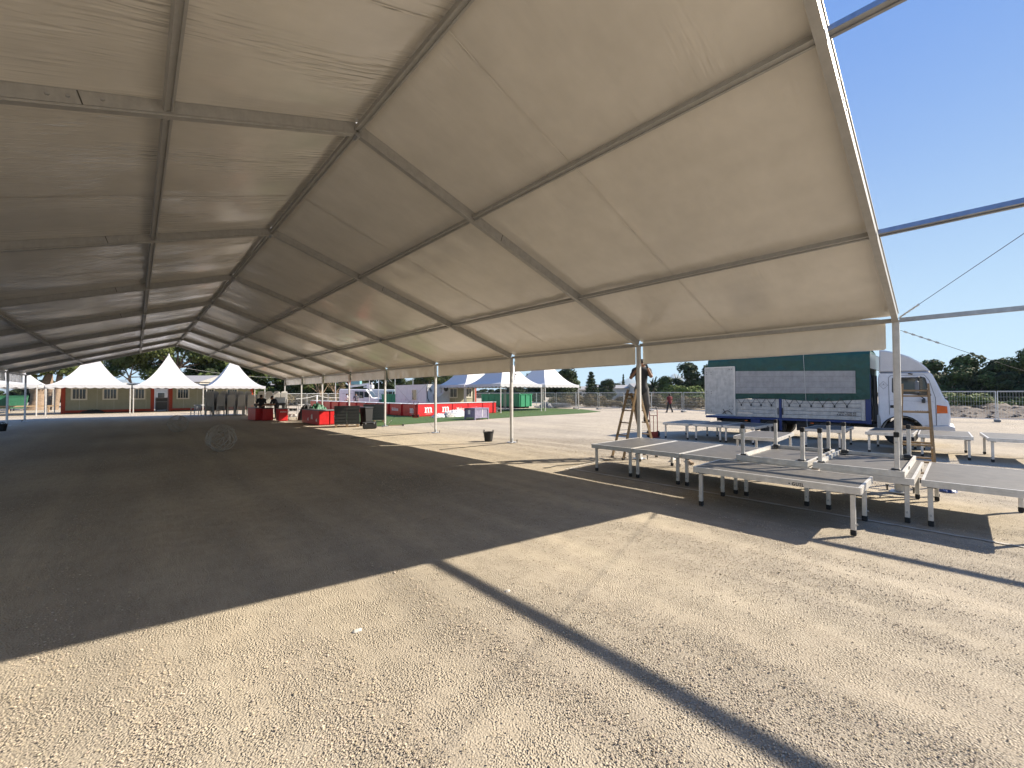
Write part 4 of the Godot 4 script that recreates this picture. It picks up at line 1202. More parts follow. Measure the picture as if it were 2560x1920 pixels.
func bar_area() -> void:
	# crates
	var cr = thing("black_crate", "black plastic crate", "crate", Vector3.ZERO, 0.0, "black crates stacked on pallets")
	one("tray", M.black_crate, cr, func(b):
		b.box(Vector3(0, 0.01, 0), Vector3(0.58, 0.02, 0.38))
		for s in [-1.0, 1.0]:
			for q in [[0.035, 0.05], [0.13, 0.04]]:
				b.box(Vector3(0, q[0], s * 0.19), Vector3(0.6, q[1], 0.015)); b.box(Vector3(s * 0.2925, q[0], 0), Vector3(0.015, q[1], 0.365))
			for k in 5:
				b.box(Vector3(-0.28 + 0.14 * k, 0.085, s * 0.19), Vector3(0.045, 0.05, 0.015)))
	one("rim", M.black_crate, cr, func(b):
		for s in [-1.0, 1.0]:
			b.box(Vector3(0, 0.15, s * 0.2), Vector3(0.62, 0.016, 0.03)); b.box(Vector3(s * 0.3, 0.15, 0), Vector3(0.03, 0.016, 0.37)))
	one("filling", M.dark_plastic, cr, func(b): b.box(Vector3(0, 0.07, 0), Vector3(0.5, 0.1, 0.32)))
	var first = true
	for pl in [[8.25, 21.95, -0.35, 6, "left pallet of black crates beside the short red counter", "left"], [10.7, 24.1, -0.35, 6, "right pallet of black crates on the turf's edge", "right"]]:
		pallet("wooden pallet under the " + pl[4], V(pl[0], 0, pl[1]), pl[2])
		for j in pl[3]:
			for q in [[-0.31, 0.2, "front left"], [0.31, 0.2, "front right"], [-0.31, -0.21, "rear left"], [0.31, -0.21, "rear right"]]:
				var bs = Basis(Vector3.UP, pl[2])
				var at = V(pl[0], 0.142 + 0.158 * j, pl[1]) + bs * Vector3(q[0], 0, q[1])
				var lb = "%s black crate in the %s layer on the %s crate pallet" % [q[2], ["lowest", "second", "third", "fourth", "fifth", "topmost"][j], pl[5]]
				if first:
					cr.position = at; cr.rotation.y = pl[2]; cr.set_meta("label", lb); first = false
				else:
					copy(cr, at, pl[2] + rng.randf_range(-0.02, 0.02), lb)
	var bn = thing("black_bin", "tall black bin between the two pallets of crates", "bin", V(9.3, 0, 21.95), 0.2)
	one("body", M.black, bn, func(b): b.prism(PV([-0.2, 0.08, 0.2, 0.08, 0.25, 0.95, -0.25, 0.95]), V(0, 0, -0.25), Vector3.RIGHT, Vector3.UP, Vector3(0, 0, -0.5), 0.02))
	one("lid", M.dark_plastic, bn, func(b): b.cbox(Vector3(0, 0.98, 0), Vector3(0.54, 0.06, 0.56), 0.02))
	for s in [-0.2, 0.2]:
		one("wheel", M.rubber, bn, func(b): b.cyl(V(s - 0.03, 0.09, 0.2), V(s + 0.03, 0.09, 0.2), 0.09, 0.09, 12))
	var tb = thing("tool_box", "black tool box on the sunlit gravel in front of the black bin", "tool box", V(8.6, 0, 19.9), -0.3)
	one("body", M.black, tb, func(b): b.cbox(Vector3(0, 0.14, 0), Vector3(0.64, 0.26, 0.34), 0.03))
	one("lid", M.dark_plastic, tb, func(b): b.cbox(Vector3(0, 0.295, 0), Vector3(0.66, 0.05, 0.36), 0.02))
	one("handle", M.black, tb, func(b): b.tube([Vector3(-0.14, 0.32, 0), Vector3(-0.12, 0.37, 0), Vector3(0.12, 0.37, 0), Vector3(0.14, 0.32, 0)], 0.014, 6))
	for s in [-0.2, 0.2]:
		one("latch", M.steel, tb, func(b): b.cbox(Vector3(s, 0.27, 0.175), Vector3(0.05, 0.07, 0.015), 0.004))
	var hm = thing("sledge_hammer", "sledge hammer lying beside a tent post at the turf's edge", "hammer", V(10.35, 0, 20.45), -0.55)
	one("handle", M.wood, hm, func(b): b.cyl(Vector3(-0.45, 0.03, 0), Vector3(0.3, 0.05, 0), 0.018, 0.02, 8))
	one("head", M.cable, hm, func(b): b.cbox(Vector3(0.32, 0.06, 0), Vector3(0.08, 0.11, 0.2), 0.015))
	# bar
	var g = "red units of the long bar"
	var a0 = atan2(0.5, 8.0)
	var fl = [["corner unit of the red bar bearing a white letter m behind the white cloth", 0], ["sunlit red bar unit with a white letter m right of a tent post", 0], ["plain sunlit red bar unit left of the purple crate's top", 1], ["red bar unit half hidden behind the purple crate", 1], ["last red bar unit at the right end of the bar's sunlit front", 2]]
	for k in 5:
		var x = 15.3 + 0.8 + 1.6 * k
		var c = red_counter(fl[k][0], V(x, 0, 27.06 + (x - 15.3) * 0.0625), a0, 1.57, 0.7, 0.99, g, M.plastic_white)
		if fl[k][1] == 0:
			logo(c, V(0.15, 0.55, -0.03), 0.62)
		elif fl[k][1] == 1:
			words("Mahou", 0.2, M.letter_white, c, V(0.1, 0.5, -0.028), Vector3.RIGHT, Vector3.UP, "lettering", 900, "Droid Serif")
	for k in 11:
		var z = 27.2 + 1.05 + 2.1 * k
		var x = 15.28 - 0.024 * (z - 27.0)
		var lbs = ["first", "second", "third", "fourth", "fifth", "sixth", "seventh", "eighth", "ninth", "tenth", "eleventh"]
		var c = red_counter("%s shaded red unit from the corner along the bar's left side" % lbs[k], V(x, 0, z), -PI / 2 - 0.024, 2.07, 0.7, 0.97, g, M.plastic_white)
		if k == 0: logo(c, V(0.5, 0.5, -0.03), 0.55)
		elif k == 1 or k == 4: words("Mahou", 0.24, M.letter_white, c, V(0, 0.5, -0.028), Vector3.RIGHT, Vector3.UP, "lettering", 900, "Droid Serif")
		elif k == 2:
			one("outline_emblem", M.letter_white, c, func(b):
				for s in [-1.0, 1.0]:
					b.box(V(0.45 * s, 0.5, -0.026), Vector3(0.03, 0.5, 0.006)); b.box(V(0, 0.5 + 0.25 * s, -0.026), Vector3(0.9, 0.03, 0.005)))
			words("Mahou", 0.12, M.letter_white, c, V(0, 0.48, -0.028), Vector3.RIGHT, Vector3.UP)
	# turf
	var tf = B.new()
	var poly = PV([9.45, 20.9, 12.0, 21.35, 14.86, 21.62, 20.7, 21.95, 28.0, 21.9, 31.6, 22.5, 34.6, 26.9, 34.5, 32.5, 24.0, 33.0, 15.5, 40.0, 12.0, 36.0, 10.2, 27.0])
	tf.prism(poly, Vector3(0, 0.022, 0), Vector3.RIGHT, Vector3(0, 0, -1), Vector3(0, -0.02, 0))
	tag(part("artificial_turf", tf, M.turf, self), "green artificial turf laid round the red bar", "turf", "", "")
	# purple crate
	var p = thing("purple_crate", "battered purple wooden crate standing on the edge of the green turf", "crate", V(16.85, 0, 21.95), 0.1)
	for s in [-1.0, 1.0]:
		one("side_panel", M.purple, p, func(b): b.cbox(Vector3(0, 0.42, s * 0.47), Vector3(1.14, 0.56, 0.03), 0.005))
		one("side_panel", M.purple, p, func(b): b.cbox(Vector3(s * 0.58, 0.42, 0), Vector3(0.03, 0.56, 0.9), 0.005))
		for q in [-1.0, 1.0]:
			one("corner_post", M.purple, p, func(b): b.cbox(Vector3(s * 0.6, 0.36, q * 0.48), Vector3(0.09, 0.72, 0.09), 0.008))
		one("rail", M.purple, p, func(b): b.cbox(Vector3(0, 0.69, s * 0.485), Vector3(1.11, 0.06, 0.05), 0.006); b.cbox(Vector3(0, 0.13, s * 0.485), Vector3(1.11, 0.06, 0.05), 0.006))
	one("brace", M.letter_white, p, func(b): b.cbox(Vector3(0.08, 0.42, 0.49), Vector3(0.03, 0.48, 0.012), 0.002))
	one("paper_label", M.letter_white, p, func(b): b.box(Vector3(-0.598, 0.5, -0.08), Vector3(0.006, 0.28, 0.2)))
	one("lid", M.purple, p, func(b): b.cbox(Vector3(0, 0.745, 0), Vector3(1.3, 0.045, 1.06), 0.008))
	var rb = thing("red_plank", "thin red plank lying on the purple crate's lid and sticking out left", "plank", V(16.5, 0.77, 22.2), 0.2)
	one("board", M.red, rb, func(b): b.cbox(Vector3(0, 0.02, 0), Vector3(1.7, 0.035, 0.2), 0.006))
	# white cloth
	heap("white_cloth_pile", "crumpled pile of white cloth on the turf before the red bar", "cloth", V(17.7, 0.02, 25.6), 1.25, 0.55, 0.52, M.white_cloth, 1, 0.1)
	heap("white_cloth_bundle", "low white cloth bundle left of the big white cloth pile", "cloth", V(16.15, 0.02, 25.4), 0.7, 0.42, 0.3, M.white_cloth, 2, 0.2)
	heap("grey_sack", "grey sack lying on the white cloth beside a tent post", "sack", V(16.75, 0.02, 25.15), 0.45, 0.3, 0.36, M.strip, 3)
	var wb = thing("foam_slab", "flat white foam slab at the right edge of the white cloth pile", "slab", V(19.0, 0.02, 25.7), 0.05)
	one("board", M.plastic_white, wb, func(b): b.cbox(Vector3(0, 0.1, 0), Vector3(0.9, 0.2, 0.5), 0.03))
	hand_truck("orange hand truck standing against the corner of the red bar", V(14.75, 0, 26.3), -0.75)
	hand_truck("red hand truck standing behind the worker's ladder", V(15.0, 0, 8.2), -0.74)
	# bench with white top near the bar's end
	var bt = thing("picnic_bench", "white bench at the right end of the red bar beside a pagoda post", "bench", V(24.0, 0, 28.9), 0.3)
	one("seat", M.plastic_white, bt, func(b): b.cbox(Vector3(0, 0.45, 0), Vector3(1.5, 0.06, 0.4), 0.01))
	for s in [-0.6, 0.6]:
		one("leg", M.plastic_white, bt, func(b): b.box(Vector3(s, 0.21, 0), Vector3(0.06, 0.42, 0.36)))

func hand_truck(label: String, at: Vector3, turn: float) -> void:
	var h = thing("hand_truck", label, "hand truck", at, turn, "red hand trucks")
	for s in [-1.0, 1.0]:
		var r = one("rail", M.handtruck_red, h, func(b): b.tube([Vector3(s * 0.14, 0.1, 0.06), Vector3(s * 0.15, 0.9, 0.02), Vector3(s * 0.16, 1.05, -0.02)], 0.017, 8))
		one("grip", M.black, r, func(b): b.tube([Vector3(s * 0.16, 1.05, -0.02), Vector3(s * 0.165, 1.12, -0.08), Vector3(s * 0.165, 1.14, -0.18)], 0.021, 8))
		var w = one("wheel", M.rubber, h, func(b): b.cyl(Vector3(s * 0.19 - 0.03, 0.125, -0.03), Vector3(s * 0.19 + 0.03, 0.125, -0.03), 0.125, 0.125, 16))
		one("hub", M.handtruck_red, w, func(b): b.cyl(Vector3(s * 0.19 - 0.036, 0.125, -0.03), Vector3(s * 0.19 + 0.036, 0.125, -0.03), 0.055, 0.055, 10))
	for y in [0.2, 0.85]:
		one("crossbar", M.handtruck_red, h, func(b): b.cyl(Vector3(-0.15, y, 0.05 - y * 0.03), Vector3(0.15, y, 0.05 - y * 0.03), 0.013, 0.013, 6))
	one("middle_strut", M.handtruck_red, h, func(b): b.cyl(Vector3(0, 0.2, 0.045), Vector3(0, 0.85, 0.025), 0.013, 0.013, 6))
	one("toe_plate", M.handtruck_red, h, func(b): b.cbox(Vector3(0, 0.02, 0.16), Vector3(0.36, 0.014, 0.24), 0.003); b.cbox(Vector3(0, 0.12, 0.05), Vector3(0.34, 0.2, 0.012), 0.003))

func make_fence(label: String, w: float, h: float) -> Node3D:
	var f = thing("fence_panel", label, "fence", Vector3.ZERO, 0.0, "temporary mesh fence panels")
	for s in [-1.0, 1.0]:
		one("upright", M.galv, f, func(b): b.cyl(Vector3(s * (w / 2 - 0.03), 0.05, 0), Vector3(s * (w / 2 - 0.03), h, 0), 0.021, 0.021, 8))
	for y in [0.18, h - 0.02]:
		one("rail", M.galv, f, func(b): b.cyl(Vector3(-w / 2 + 0.03, y, 0), Vector3(w / 2 - 0.03, y, 0), 0.019, 0.019, 8))
	var wires = one("wire_mesh", M.galv, f, func(b):
		for k in int(w / 0.11):
			var x = -w / 2 + 0.09 + 0.11 * k
			if x < w / 2 - 0.05: b.bar(Vector3(x, 0.2, 0), Vector3(x, h - 0.03, 0), 0.006, 0.006)
		for k in 6: b.bar(Vector3(-w / 2 + 0.03, 0.4 + 0.26 * k, 0.004), Vector3(w / 2 - 0.03, 0.4 + 0.26 * k, 0.004), 0.006, 0.006))
	tag(wires, "", "", "", "stuff")
	one("foot", M.grey_box, f, func(b): b.cbox(Vector3(w / 2, 0.07, 0), Vector3(0.26, 0.14, 0.65), 0.03))
	return f

func fences() -> void:
	var w = 3.0
	var g = "temporary mesh fence panels"
	var f = make_fence("fence panel", w, 1.78)
	var first = true
	var marks = {8: "fence panel behind the pile of grey fence parts", 4: "fence panel left of the worker's ladder, far behind", 3: "fence panel directly behind the worker on the ladder", 2: "fence panel in front of which the man in red walks", 1: "fence panel half hidden by the truck's rear gate", -5: "fence panel just right of the truck's cab", -6: "fence panel at the right edge of the picture", 7: "fence panel behind the right end of the turf", 5: "fence panel before the low white houses", 6: "fence panel seen under the rightmost pagoda's eave"}
	for k in range(-9, 16):
		var z = 16.8 + 3.02 * (k - 1.5)
		var x = 36.0 + (0.5 if k < -3 else 0.0) + 0.1 * sin(k * 2.3)
		var lb = marks.get(k, "temporary mesh fence panel of the long line, partly hidden behind tents or truck")
		if first:
			f.position = V(x, 0, z); f.rotation.y = PI / 2; f.set_meta("label", lb); first = false
		else:
			copy(f, V(x, 0, z), PI / 2 + 0.02 * sin(k * 3.1), lb, g)
	for k in 5:
		copy(f, V(13.2 + 3.05 * k, 0, 61.5 + 0.5 * k), 0.16, "%s mesh fence panel from the left in the line behind the vans" % ["first", "second", "third", "fourth", "fifth"][k], g)
	# pile of fence parts
	var names = ["bottom", "second", "third", "fourth", "top"]
	for k in 5:
		var o = thing("flat_fence_panel", "%s grey fence panel in the flat pile beyond the right pagoda" % names[k], "fence", V(37.0 + 0.1 * sin(k), 0.06 + 0.1 * k, 32.2), 1.1 + 0.03 * sin(k * 2.0), "fence panels lying in a pile")
		one("frame", M.grey_box, o, func(b):
			for s in [-1.0, 1.0]:
				b.cyl(Vector3(-1.7, 0.02, s * 0.85), Vector3(1.7, 0.02, s * 0.85), 0.022, 0.022, 8); b.cyl(Vector3(s * 1.7, 0.02, -0.85), Vector3(s * 1.7, 0.02, 0.85), 0.022, 0.022, 8))
		tag(one("wire_mesh", M.grey_box, o, func(b):
			for q in 28: b.bar(Vector3(-1.65 + 0.12 * q, 0.02, -0.83), Vector3(-1.65 + 0.12 * q, 0.02, 0.83), 0.02, 0.012)), "", "", "", "stuff")
	heap("mesh_roll", "rolled dark grey mesh on the left end of the fence panel pile", "mesh roll", V(36.2, 0, 33.6), 1.3, 0.7, 0.72, M.grey_box, 6, 1.1)

func vans() -> void:
	var a = -0.7406
	var X = Vector3.RIGHT; var Y = Vector3.UP; var F = Vector3(0, 0, -1)
	for q in [[20.3, 49.2, "white van carrying an aerial work boom, behind the bar's left side"], [24.6, 50.5, "second white van, only its front seen left of the container cabin"]]:
		var v = thing("white_van", q[2], "van", V(q[0], 0, q[1]), a)
		one("body", M.paint, v, func(b): b.prism(PV([-2.4, 0.4, 2.2, 0.4, 2.35, 0.6, 2.35, 1.05, 1.55, 1.25, 0.95, 2.05, 0.8, 2.25, -2.3, 2.3, -2.42, 2.1]), V(0, 0, -0.95), X, Y, F * 1.9, 0.06))
		one("side_window", M.glass, v, func(b): b.prism(PV([0.6, 1.3, 1.4, 1.28, 0.95, 1.95, 0.6, 1.98]), V(0, 0, -0.952), X, Y, F * -0.01))
		one("windscreen", M.glass, v, func(b): b.quad(V(0.98, 2.05, -0.75), V(0.98, 2.05, 0.75), V(1.56, 1.28, 0.8), V(1.56, 1.28, -0.8), Vector3(0.8, 0.6, 0)))
		for k in 2:
			one("cargo_window", M.glass, v, func(b): b.span(-0.55 + k * 0.56, -0.03 + k * 0.56, 1.2, 2.0, -0.965, -0.95))
		one("side_panel_line", M.letter_grey, v, func(b): b.span(-2.1, -0.7, 1.72, 1.74, -0.956, -0.95); b.span(-0.68, -0.66, 0.6, 2.1, -0.956, -0.95))
		for x in [-1.6, 1.45]:
			for f in [-0.85, 0.85]:
				wheel("wheel", v, V(x, 0.34, f), 0.34, 0.2, -1.0 if f > 0 else 1.0)
	var bm = thing("aerial_boom", "white lifting boom with a blue and orange basket above the van", "aerial lift", V(20.3, 0, 49.2), a)
	one("turret", M.plastic_white, bm, func(b): b.cbox(V(1.0, 2.56, 0.0), Vector3(0.7, 0.46, 0.7), 0.05))
	one("boom_arm", M.plastic_white, bm, func(b): b.bar(V(1.2, 2.95, 0.0), V(-1.4, 2.62, 0.0), 0.26, 0.24); b.bar(V(1.1, 2.6, 0.0), V(0.2, 2.52, 0.0), 0.2, 0.16))
	one("knuckle", M.dark_plastic, bm, func(b): b.cyl(V(1.05, 2.9, -0.2), V(1.05, 2.9, 0.2), 0.16, 0.16, 12))
	one("basket", M.teal, bm, func(b): b.cbox(V(-0.7, 3.08, 0.0), Vector3(1.1, 0.5, 0.7), 0.03))
	one("basket_panel", M.lamp_orange, bm, func(b): b.cbox(V(-1.42, 3.06, 0.0), Vector3(0.32, 0.5, 0.7), 0.03))
	for q in [[18.3, 52.5, "thin light pole left of the white van"], [19.6, 45.5, "thin light pole in front of the white van's side"], [21.2, 46.6, "thin light pole right of the white van's nose"], [24.5, 49.0, "thin light pole behind the container cabin"], [28.7, 52.0, "thin light pole right of the container cabin's roof"]]:
		var p = thing("light_pole", q[2], "pole", V(q[0], 0, q[1]), 0.0, "thin light poles near the vans")
		one("shaft", M.galv, p, func(b): b.cyl(Vector3.ZERO, Vector3(0, 4.2, 0), 0.05, 0.04, 8))
		one("collar", M.cable, p, func(b): b.cyl(Vector3(0, 0, 0), Vector3(0, 0.3, 0), 0.075, 0.07, 8))

func flesh(bones: Array, cell: float, k: float, grow := 0.0) -> B:
	# bones [from, to, radius, radius], joined by a smooth minimum and meshed as surface nets
	var lo := Vector3.ONE * 1e9; var hi := Vector3.ONE * -1e9
	for q in bones:
		var r: float = maxf(q[2], q[3]) + grow + cell * 2.5 + k * 0.4
		for e in [q[0], q[1]]:
			lo = lo.min(e - Vector3.ONE * r); hi = hi.max(e + Vector3.ONE * r)
	var nx := int((hi.x - lo.x) / cell) + 2; var ny := int((hi.y - lo.y) / cell) + 2; var nz := int((hi.z - lo.z) / cell) + 2
	var f := PackedFloat32Array(); f.resize(nx * ny * nz); f.fill(9.0)
	for q in bones:
		var a: Vector3 = q[0]; var b: Vector3 = q[1]; var ra: float = q[2] + grow; var rb: float = q[3] + grow
		var r := maxf(ra, rb) + cell * 2.5 + k
		var c0 := (a.min(b) - Vector3.ONE * r - lo) / cell; var c1 := (a.max(b) + Vector3.ONE * r - lo) / cell
		var ab := b - a; var ll := maxf(ab.length_squared(), 1e-9)
		for iz in range(maxi(int(c0.z), 0), mini(int(c1.z) + 1, nz)):
			for iy in range(maxi(int(c0.y), 0), mini(int(c1.y) + 1, ny)):
				for ix in range(maxi(int(c0.x), 0), mini(int(c1.x) + 1, nx)):
					var pnt := lo + Vector3(ix, iy, iz) * cell - a
					var t := clampf(pnt.dot(ab) / ll, 0.0, 1.0)
					var d := (pnt - ab * t).length() - lerpf(ra, rb, t)
					var at := (iz * ny + iy) * nx + ix
					var o := f[at]
					var h := maxf(k - absf(o - d), 0.0) / k
					f[at] = minf(o, d) - h * h * k * 0.25
	var idx := {}
	var vs := PackedVector3Array(); var ns := PackedVector3Array()
	var sy := nx; var sz := nx * ny
	var cor := [0, 1, sy, sy + 1, sz, sz + 1, sz + sy, sz + sy + 1]
	var edges := [[0, 1], [2, 3], [4, 5], [6, 7], [0, 2], [1, 3], [4, 6], [5, 7], [0, 4], [1, 5], [2, 6], [3, 7]]
	for iz in nz - 1:
		for iy in ny - 1:
			for ix in nx - 1:
				var at := (iz * ny + iy) * nx + ix
				var v0 := f[at]
				if v0 > cell * 3.0 or v0 < -cell * 3.0:
					continue
				var neg := 0
				for c in cor:
					if f[at + c] < 0.0: neg += 1
				if neg == 0 or neg == 8:
					continue
				var s := Vector3.ZERO; var m := 0
				for e in edges:
					var fa := f[at + cor[e[0]]]; var fb := f[at + cor[e[1]]]
					if (fa < 0.0) != (fb < 0.0):
						var t := fa / (fa - fb)
						var pa := Vector3(e[0] & 1, (e[0] >> 1) & 1, e[0] >> 2); var pb := Vector3(e[1] & 1, (e[1] >> 1) & 1, e[1] >> 2)
						s += pa.lerp(pb, t); m += 1
				idx[at] = vs.size()
				vs.append(lo + (Vector3(ix, iy, iz) + s / m) * cell)
				ns.append(Vector3(f[at + 1] + f[at + 1 + sy] + f[at + 1 + sz] + f[at + 1 + sy + sz] - f[at] - f[at + sy] - f[at + sz] - f[at + sy + sz],
					f[at + sy] + f[at + sy + 1] + f[at + sy + sz] + f[at + sy + sz + 1] - f[at] - f[at + 1] - f[at + sz] - f[at + sz + 1],
					f[at + sz] + f[at + sz + 1] + f[at + sz + sy] + f[at + sz + sy + 1] - f[at] - f[at + 1] - f[at + sy] - f[at + sy + 1]).normalized())
	var out := B.new()
	for at in idx:
		for ax in [[1, sy, sz], [sy, sz, 1], [sz, 1, sy]]:
			if (f[at] < 0.0) == (f[at + ax[0]] < 0.0):
				continue
			if not (idx.has(at - ax[1]) and idx.has(at - ax[2]) and idx.has(at - ax[1] - ax[2])):
				continue
			var i0: int = idx[at]; var i1: int = idx[at - ax[1]]; var i2: int = idx[at - ax[1] - ax[2]]; var i3: int = idx[at - ax[2]]
			out.tri(vs[i0], vs[i1], vs[i2], ns[i0], ns[i1], ns[i2])
			out.tri(vs[i0], vs[i2], vs[i3], ns[i0], ns[i2], ns[i3])
	return out

func hand_bones(wrist: Vector3, dir: Vector3, palm: Vector3, side: float, curl: float) -> Array:
	# dir: towards the knuckles; palm: where the palm faces; fingers curl towards it
	var across := dir.cross(palm).normalized() * side
	var out := [[wrist, wrist + dir * 0.03, 0.024, 0.026]]
	for k in 4:
		var s := (k - 1.5) * 0.021
		var kn := wrist + dir * 0.088 + across * s
		out.append([wrist + dir * 0.025 + across * s * 0.7, kn, 0.015, 0.0115])
		var l: float = [0.040, 0.046, 0.043, 0.034][k]
		var d1 := (dir * cos(curl) + palm * sin(curl)).normalized()
		var d2 := (dir * cos(curl * 2.1) + palm * sin(curl * 2.1)).normalized()
		var d3 := (dir * cos(curl * 2.9) + palm * sin(curl * 2.9)).normalized()
		out.append([kn, kn + d1 * l, 0.0098, 0.009])
		out.append([kn + d1 * l, kn + d1 * l + d2 * l * 0.62, 0.009, 0.0084])
		out.append([kn + d1 * l + d2 * l * 0.62, kn + d1 * l + d2 * l * 0.62 + d3 * l * 0.5, 0.0084, 0.0074])
	var tb := wrist + dir * 0.03 - across * 0.026
	var td := (dir * 0.7 - across * 0.65 + palm * 0.35).normalized()
	out.append([tb, tb + td * 0.042, 0.0125, 0.0105])
	out.append([tb + td * 0.042, tb + td * 0.042 + (td + palm * 0.5 + dir * 0.2).normalized() * 0.032, 0.0105, 0.0085])
	return out

func person(label: String, at: Vector3, turn: float, pose: Dictionary, wear: Dictionary, cell := 0.02) -> Node3D:
	# faces local +z; joints in metres from the base
	var p := thing("person", label, "person", at, turn)
	var j := {"pelvis": Vector3(0, 0.95, 0), "chest": Vector3(0, 1.28, 0), "neck": Vector3(0, 1.45, 0), "head": Vector3(0, 1.61, 0.015), "look": Vector3(0, 0, 1)}
	for s in ["l", "r"]:
		var k := 1.0 if s == "l" else -1.0
		j.merge({"sho_" + s: Vector3(0.175 * k, 1.40, 0), "elb_" + s: Vector3(0.23 * k, 1.12, -0.02), "wri_" + s: Vector3(0.24 * k, 0.88, 0.05),
			"hip_" + s: Vector3(0.09 * k, 0.92, 0), "kne_" + s: Vector3(0.1 * k, 0.5, 0.02), "ank_" + s: Vector3(0.11 * k, 0.08, -0.02)})
	j.merge(pose, true)
	var look: Vector3 = (j.look as Vector3).normalized()
	var hd: Vector3 = j.head
	var torso := [[j.pelvis + Vector3(0.055, 0, 0), j.pelvis - Vector3(0.055, 0, 0), 0.125, 0.125], [j.pelvis, j.chest, 0.13, 0.135], [(j.sho_l as Vector3).lerp(j.sho_r, 0.3), (j.sho_l as Vector3).lerp(j.sho_r, 0.7), 0.115, 0.115],
		[j.chest, (j.sho_l as Vector3).lerp(j.sho_r, 0.5), 0.14, 0.115], [j.sho_l, j.sho_r, 0.075, 0.075]]
	var head := [[hd + Vector3(0, 0.03, 0) - look * 0.015, hd + Vector3(0, -0.01, 0) + look * 0.012, 0.092, 0.084], [hd + Vector3(0, -0.04, 0) + look * 0.025, hd + Vector3(0, -0.075, 0) + look * 0.04, 0.062, 0.045], [j.neck - Vector3(0, 0.02, 0), hd - Vector3(0, 0.05, 0), 0.056, 0.052]]
	var ear := look.cross(Vector3.UP).normalized()
	var face := [[hd + look * 0.088 + Vector3(0, 0.005, 0), hd + look * 0.106 - Vector3(0, 0.022, 0), 0.009, 0.014], [hd + ear * 0.088, hd + ear * 0.09 - Vector3(0, 0.035, 0), 0.016, 0.011], [hd - ear * 0.088, hd - ear * 0.09 - Vector3(0, 0.035, 0), 0.016, 0.011]]
	var arms := []; var sleeves := []; var legs := []; var shoes := []
	for s in ["l", "r"]:
		arms.append([j["sho_" + s], j["elb_" + s], 0.052, 0.04]); arms.append([j["elb_" + s], j["wri_" + s], 0.042, 0.027])
		sleeves.append([j["sho_" + s], (j["sho_" + s] as Vector3).lerp(j["elb_" + s], 0.62), 0.058, 0.056])
		legs.append([j["hip_" + s], j["kne_" + s], 0.088, 0.06]); legs.append([j["kne_" + s], j["ank_" + s], 0.06, 0.046])
		var toe: Vector3 = j["ank_" + s] + Vector3(0.02 if s == "l" else -0.02, -0.045, 0.15)
		shoes.append([j["ank_" + s] + Vector3(0, -0.035, -0.035), toe, 0.043, 0.036]); shoes.append([j["ank_" + s], j["ank_" + s] + Vector3(0, -0.03, 0), 0.048, 0.045])
	var body := part("body", flesh(torso + head + face + arms + legs, cell, 0.035), M.skin, p)
	part("shirt", flesh(torso + sleeves, cell, 0.05, 0.013), wear.shirt, p)
	part("trousers", flesh([[j.pelvis + Vector3(0.05, 0, 0), j.pelvis - Vector3(0.05, 0, 0), 0.128, 0.128]] + legs, cell, 0.03, 0.014), wear.trousers, p)
	part("shoes", flesh(shoes, cell * 0.8, 0.02, 0.004), M.rubber, p)
	part("hair", flesh([[hd + Vector3(0, 0.045, 0) - look * 0.02, hd + Vector3(0, 0.035, 0) + look * 0.01, 0.092, 0.084], [hd + Vector3(0, 0.0, 0) - look * 0.04, hd - Vector3(0, 0.04, 0) - look * 0.05, 0.075, 0.055]], cell * 0.7, 0.02, 0.003), wear.get("hair", M.hair), p)
	for k in [-1.0, 1.0]:
		one("eye", M.hair, body, func(b): b.blob(hd + look * 0.085 + ear * 0.032 * k + Vector3(0, 0.012, 0), Vector3(0.011, 0.008, 0.011), 5))
	one("mouth", M.tee_red, body, func(b): b.bar(hd + look * 0.085 + ear * 0.02 - Vector3(0, 0.055, 0), hd + look * 0.085 - ear * 0.02 - Vector3(0, 0.055, 0), 0.02, 0.007))
	for s in ["l", "r"]:
		var k := 1.0 if s == "l" else -1.0
		var w: Vector3 = j["wri_" + s]
		var d: Vector3 = j.get("dir_" + s, (w - (j["elb_" + s] as Vector3)).normalized())
		var pm: Vector3 = j.get("palm_" + s, Vector3(-k, 0, 0.2).normalized())
		pm = (pm - d * pm.dot(d)).normalized()
		part("hand", flesh(hand_bones(w, d.normalized(), pm, k, j.get("curl", 0.35)), 0.0055, 0.006, wear.get("glove", 0.0)), M.tee_dark if wear.has("glove") else M.skin, body)
	return p

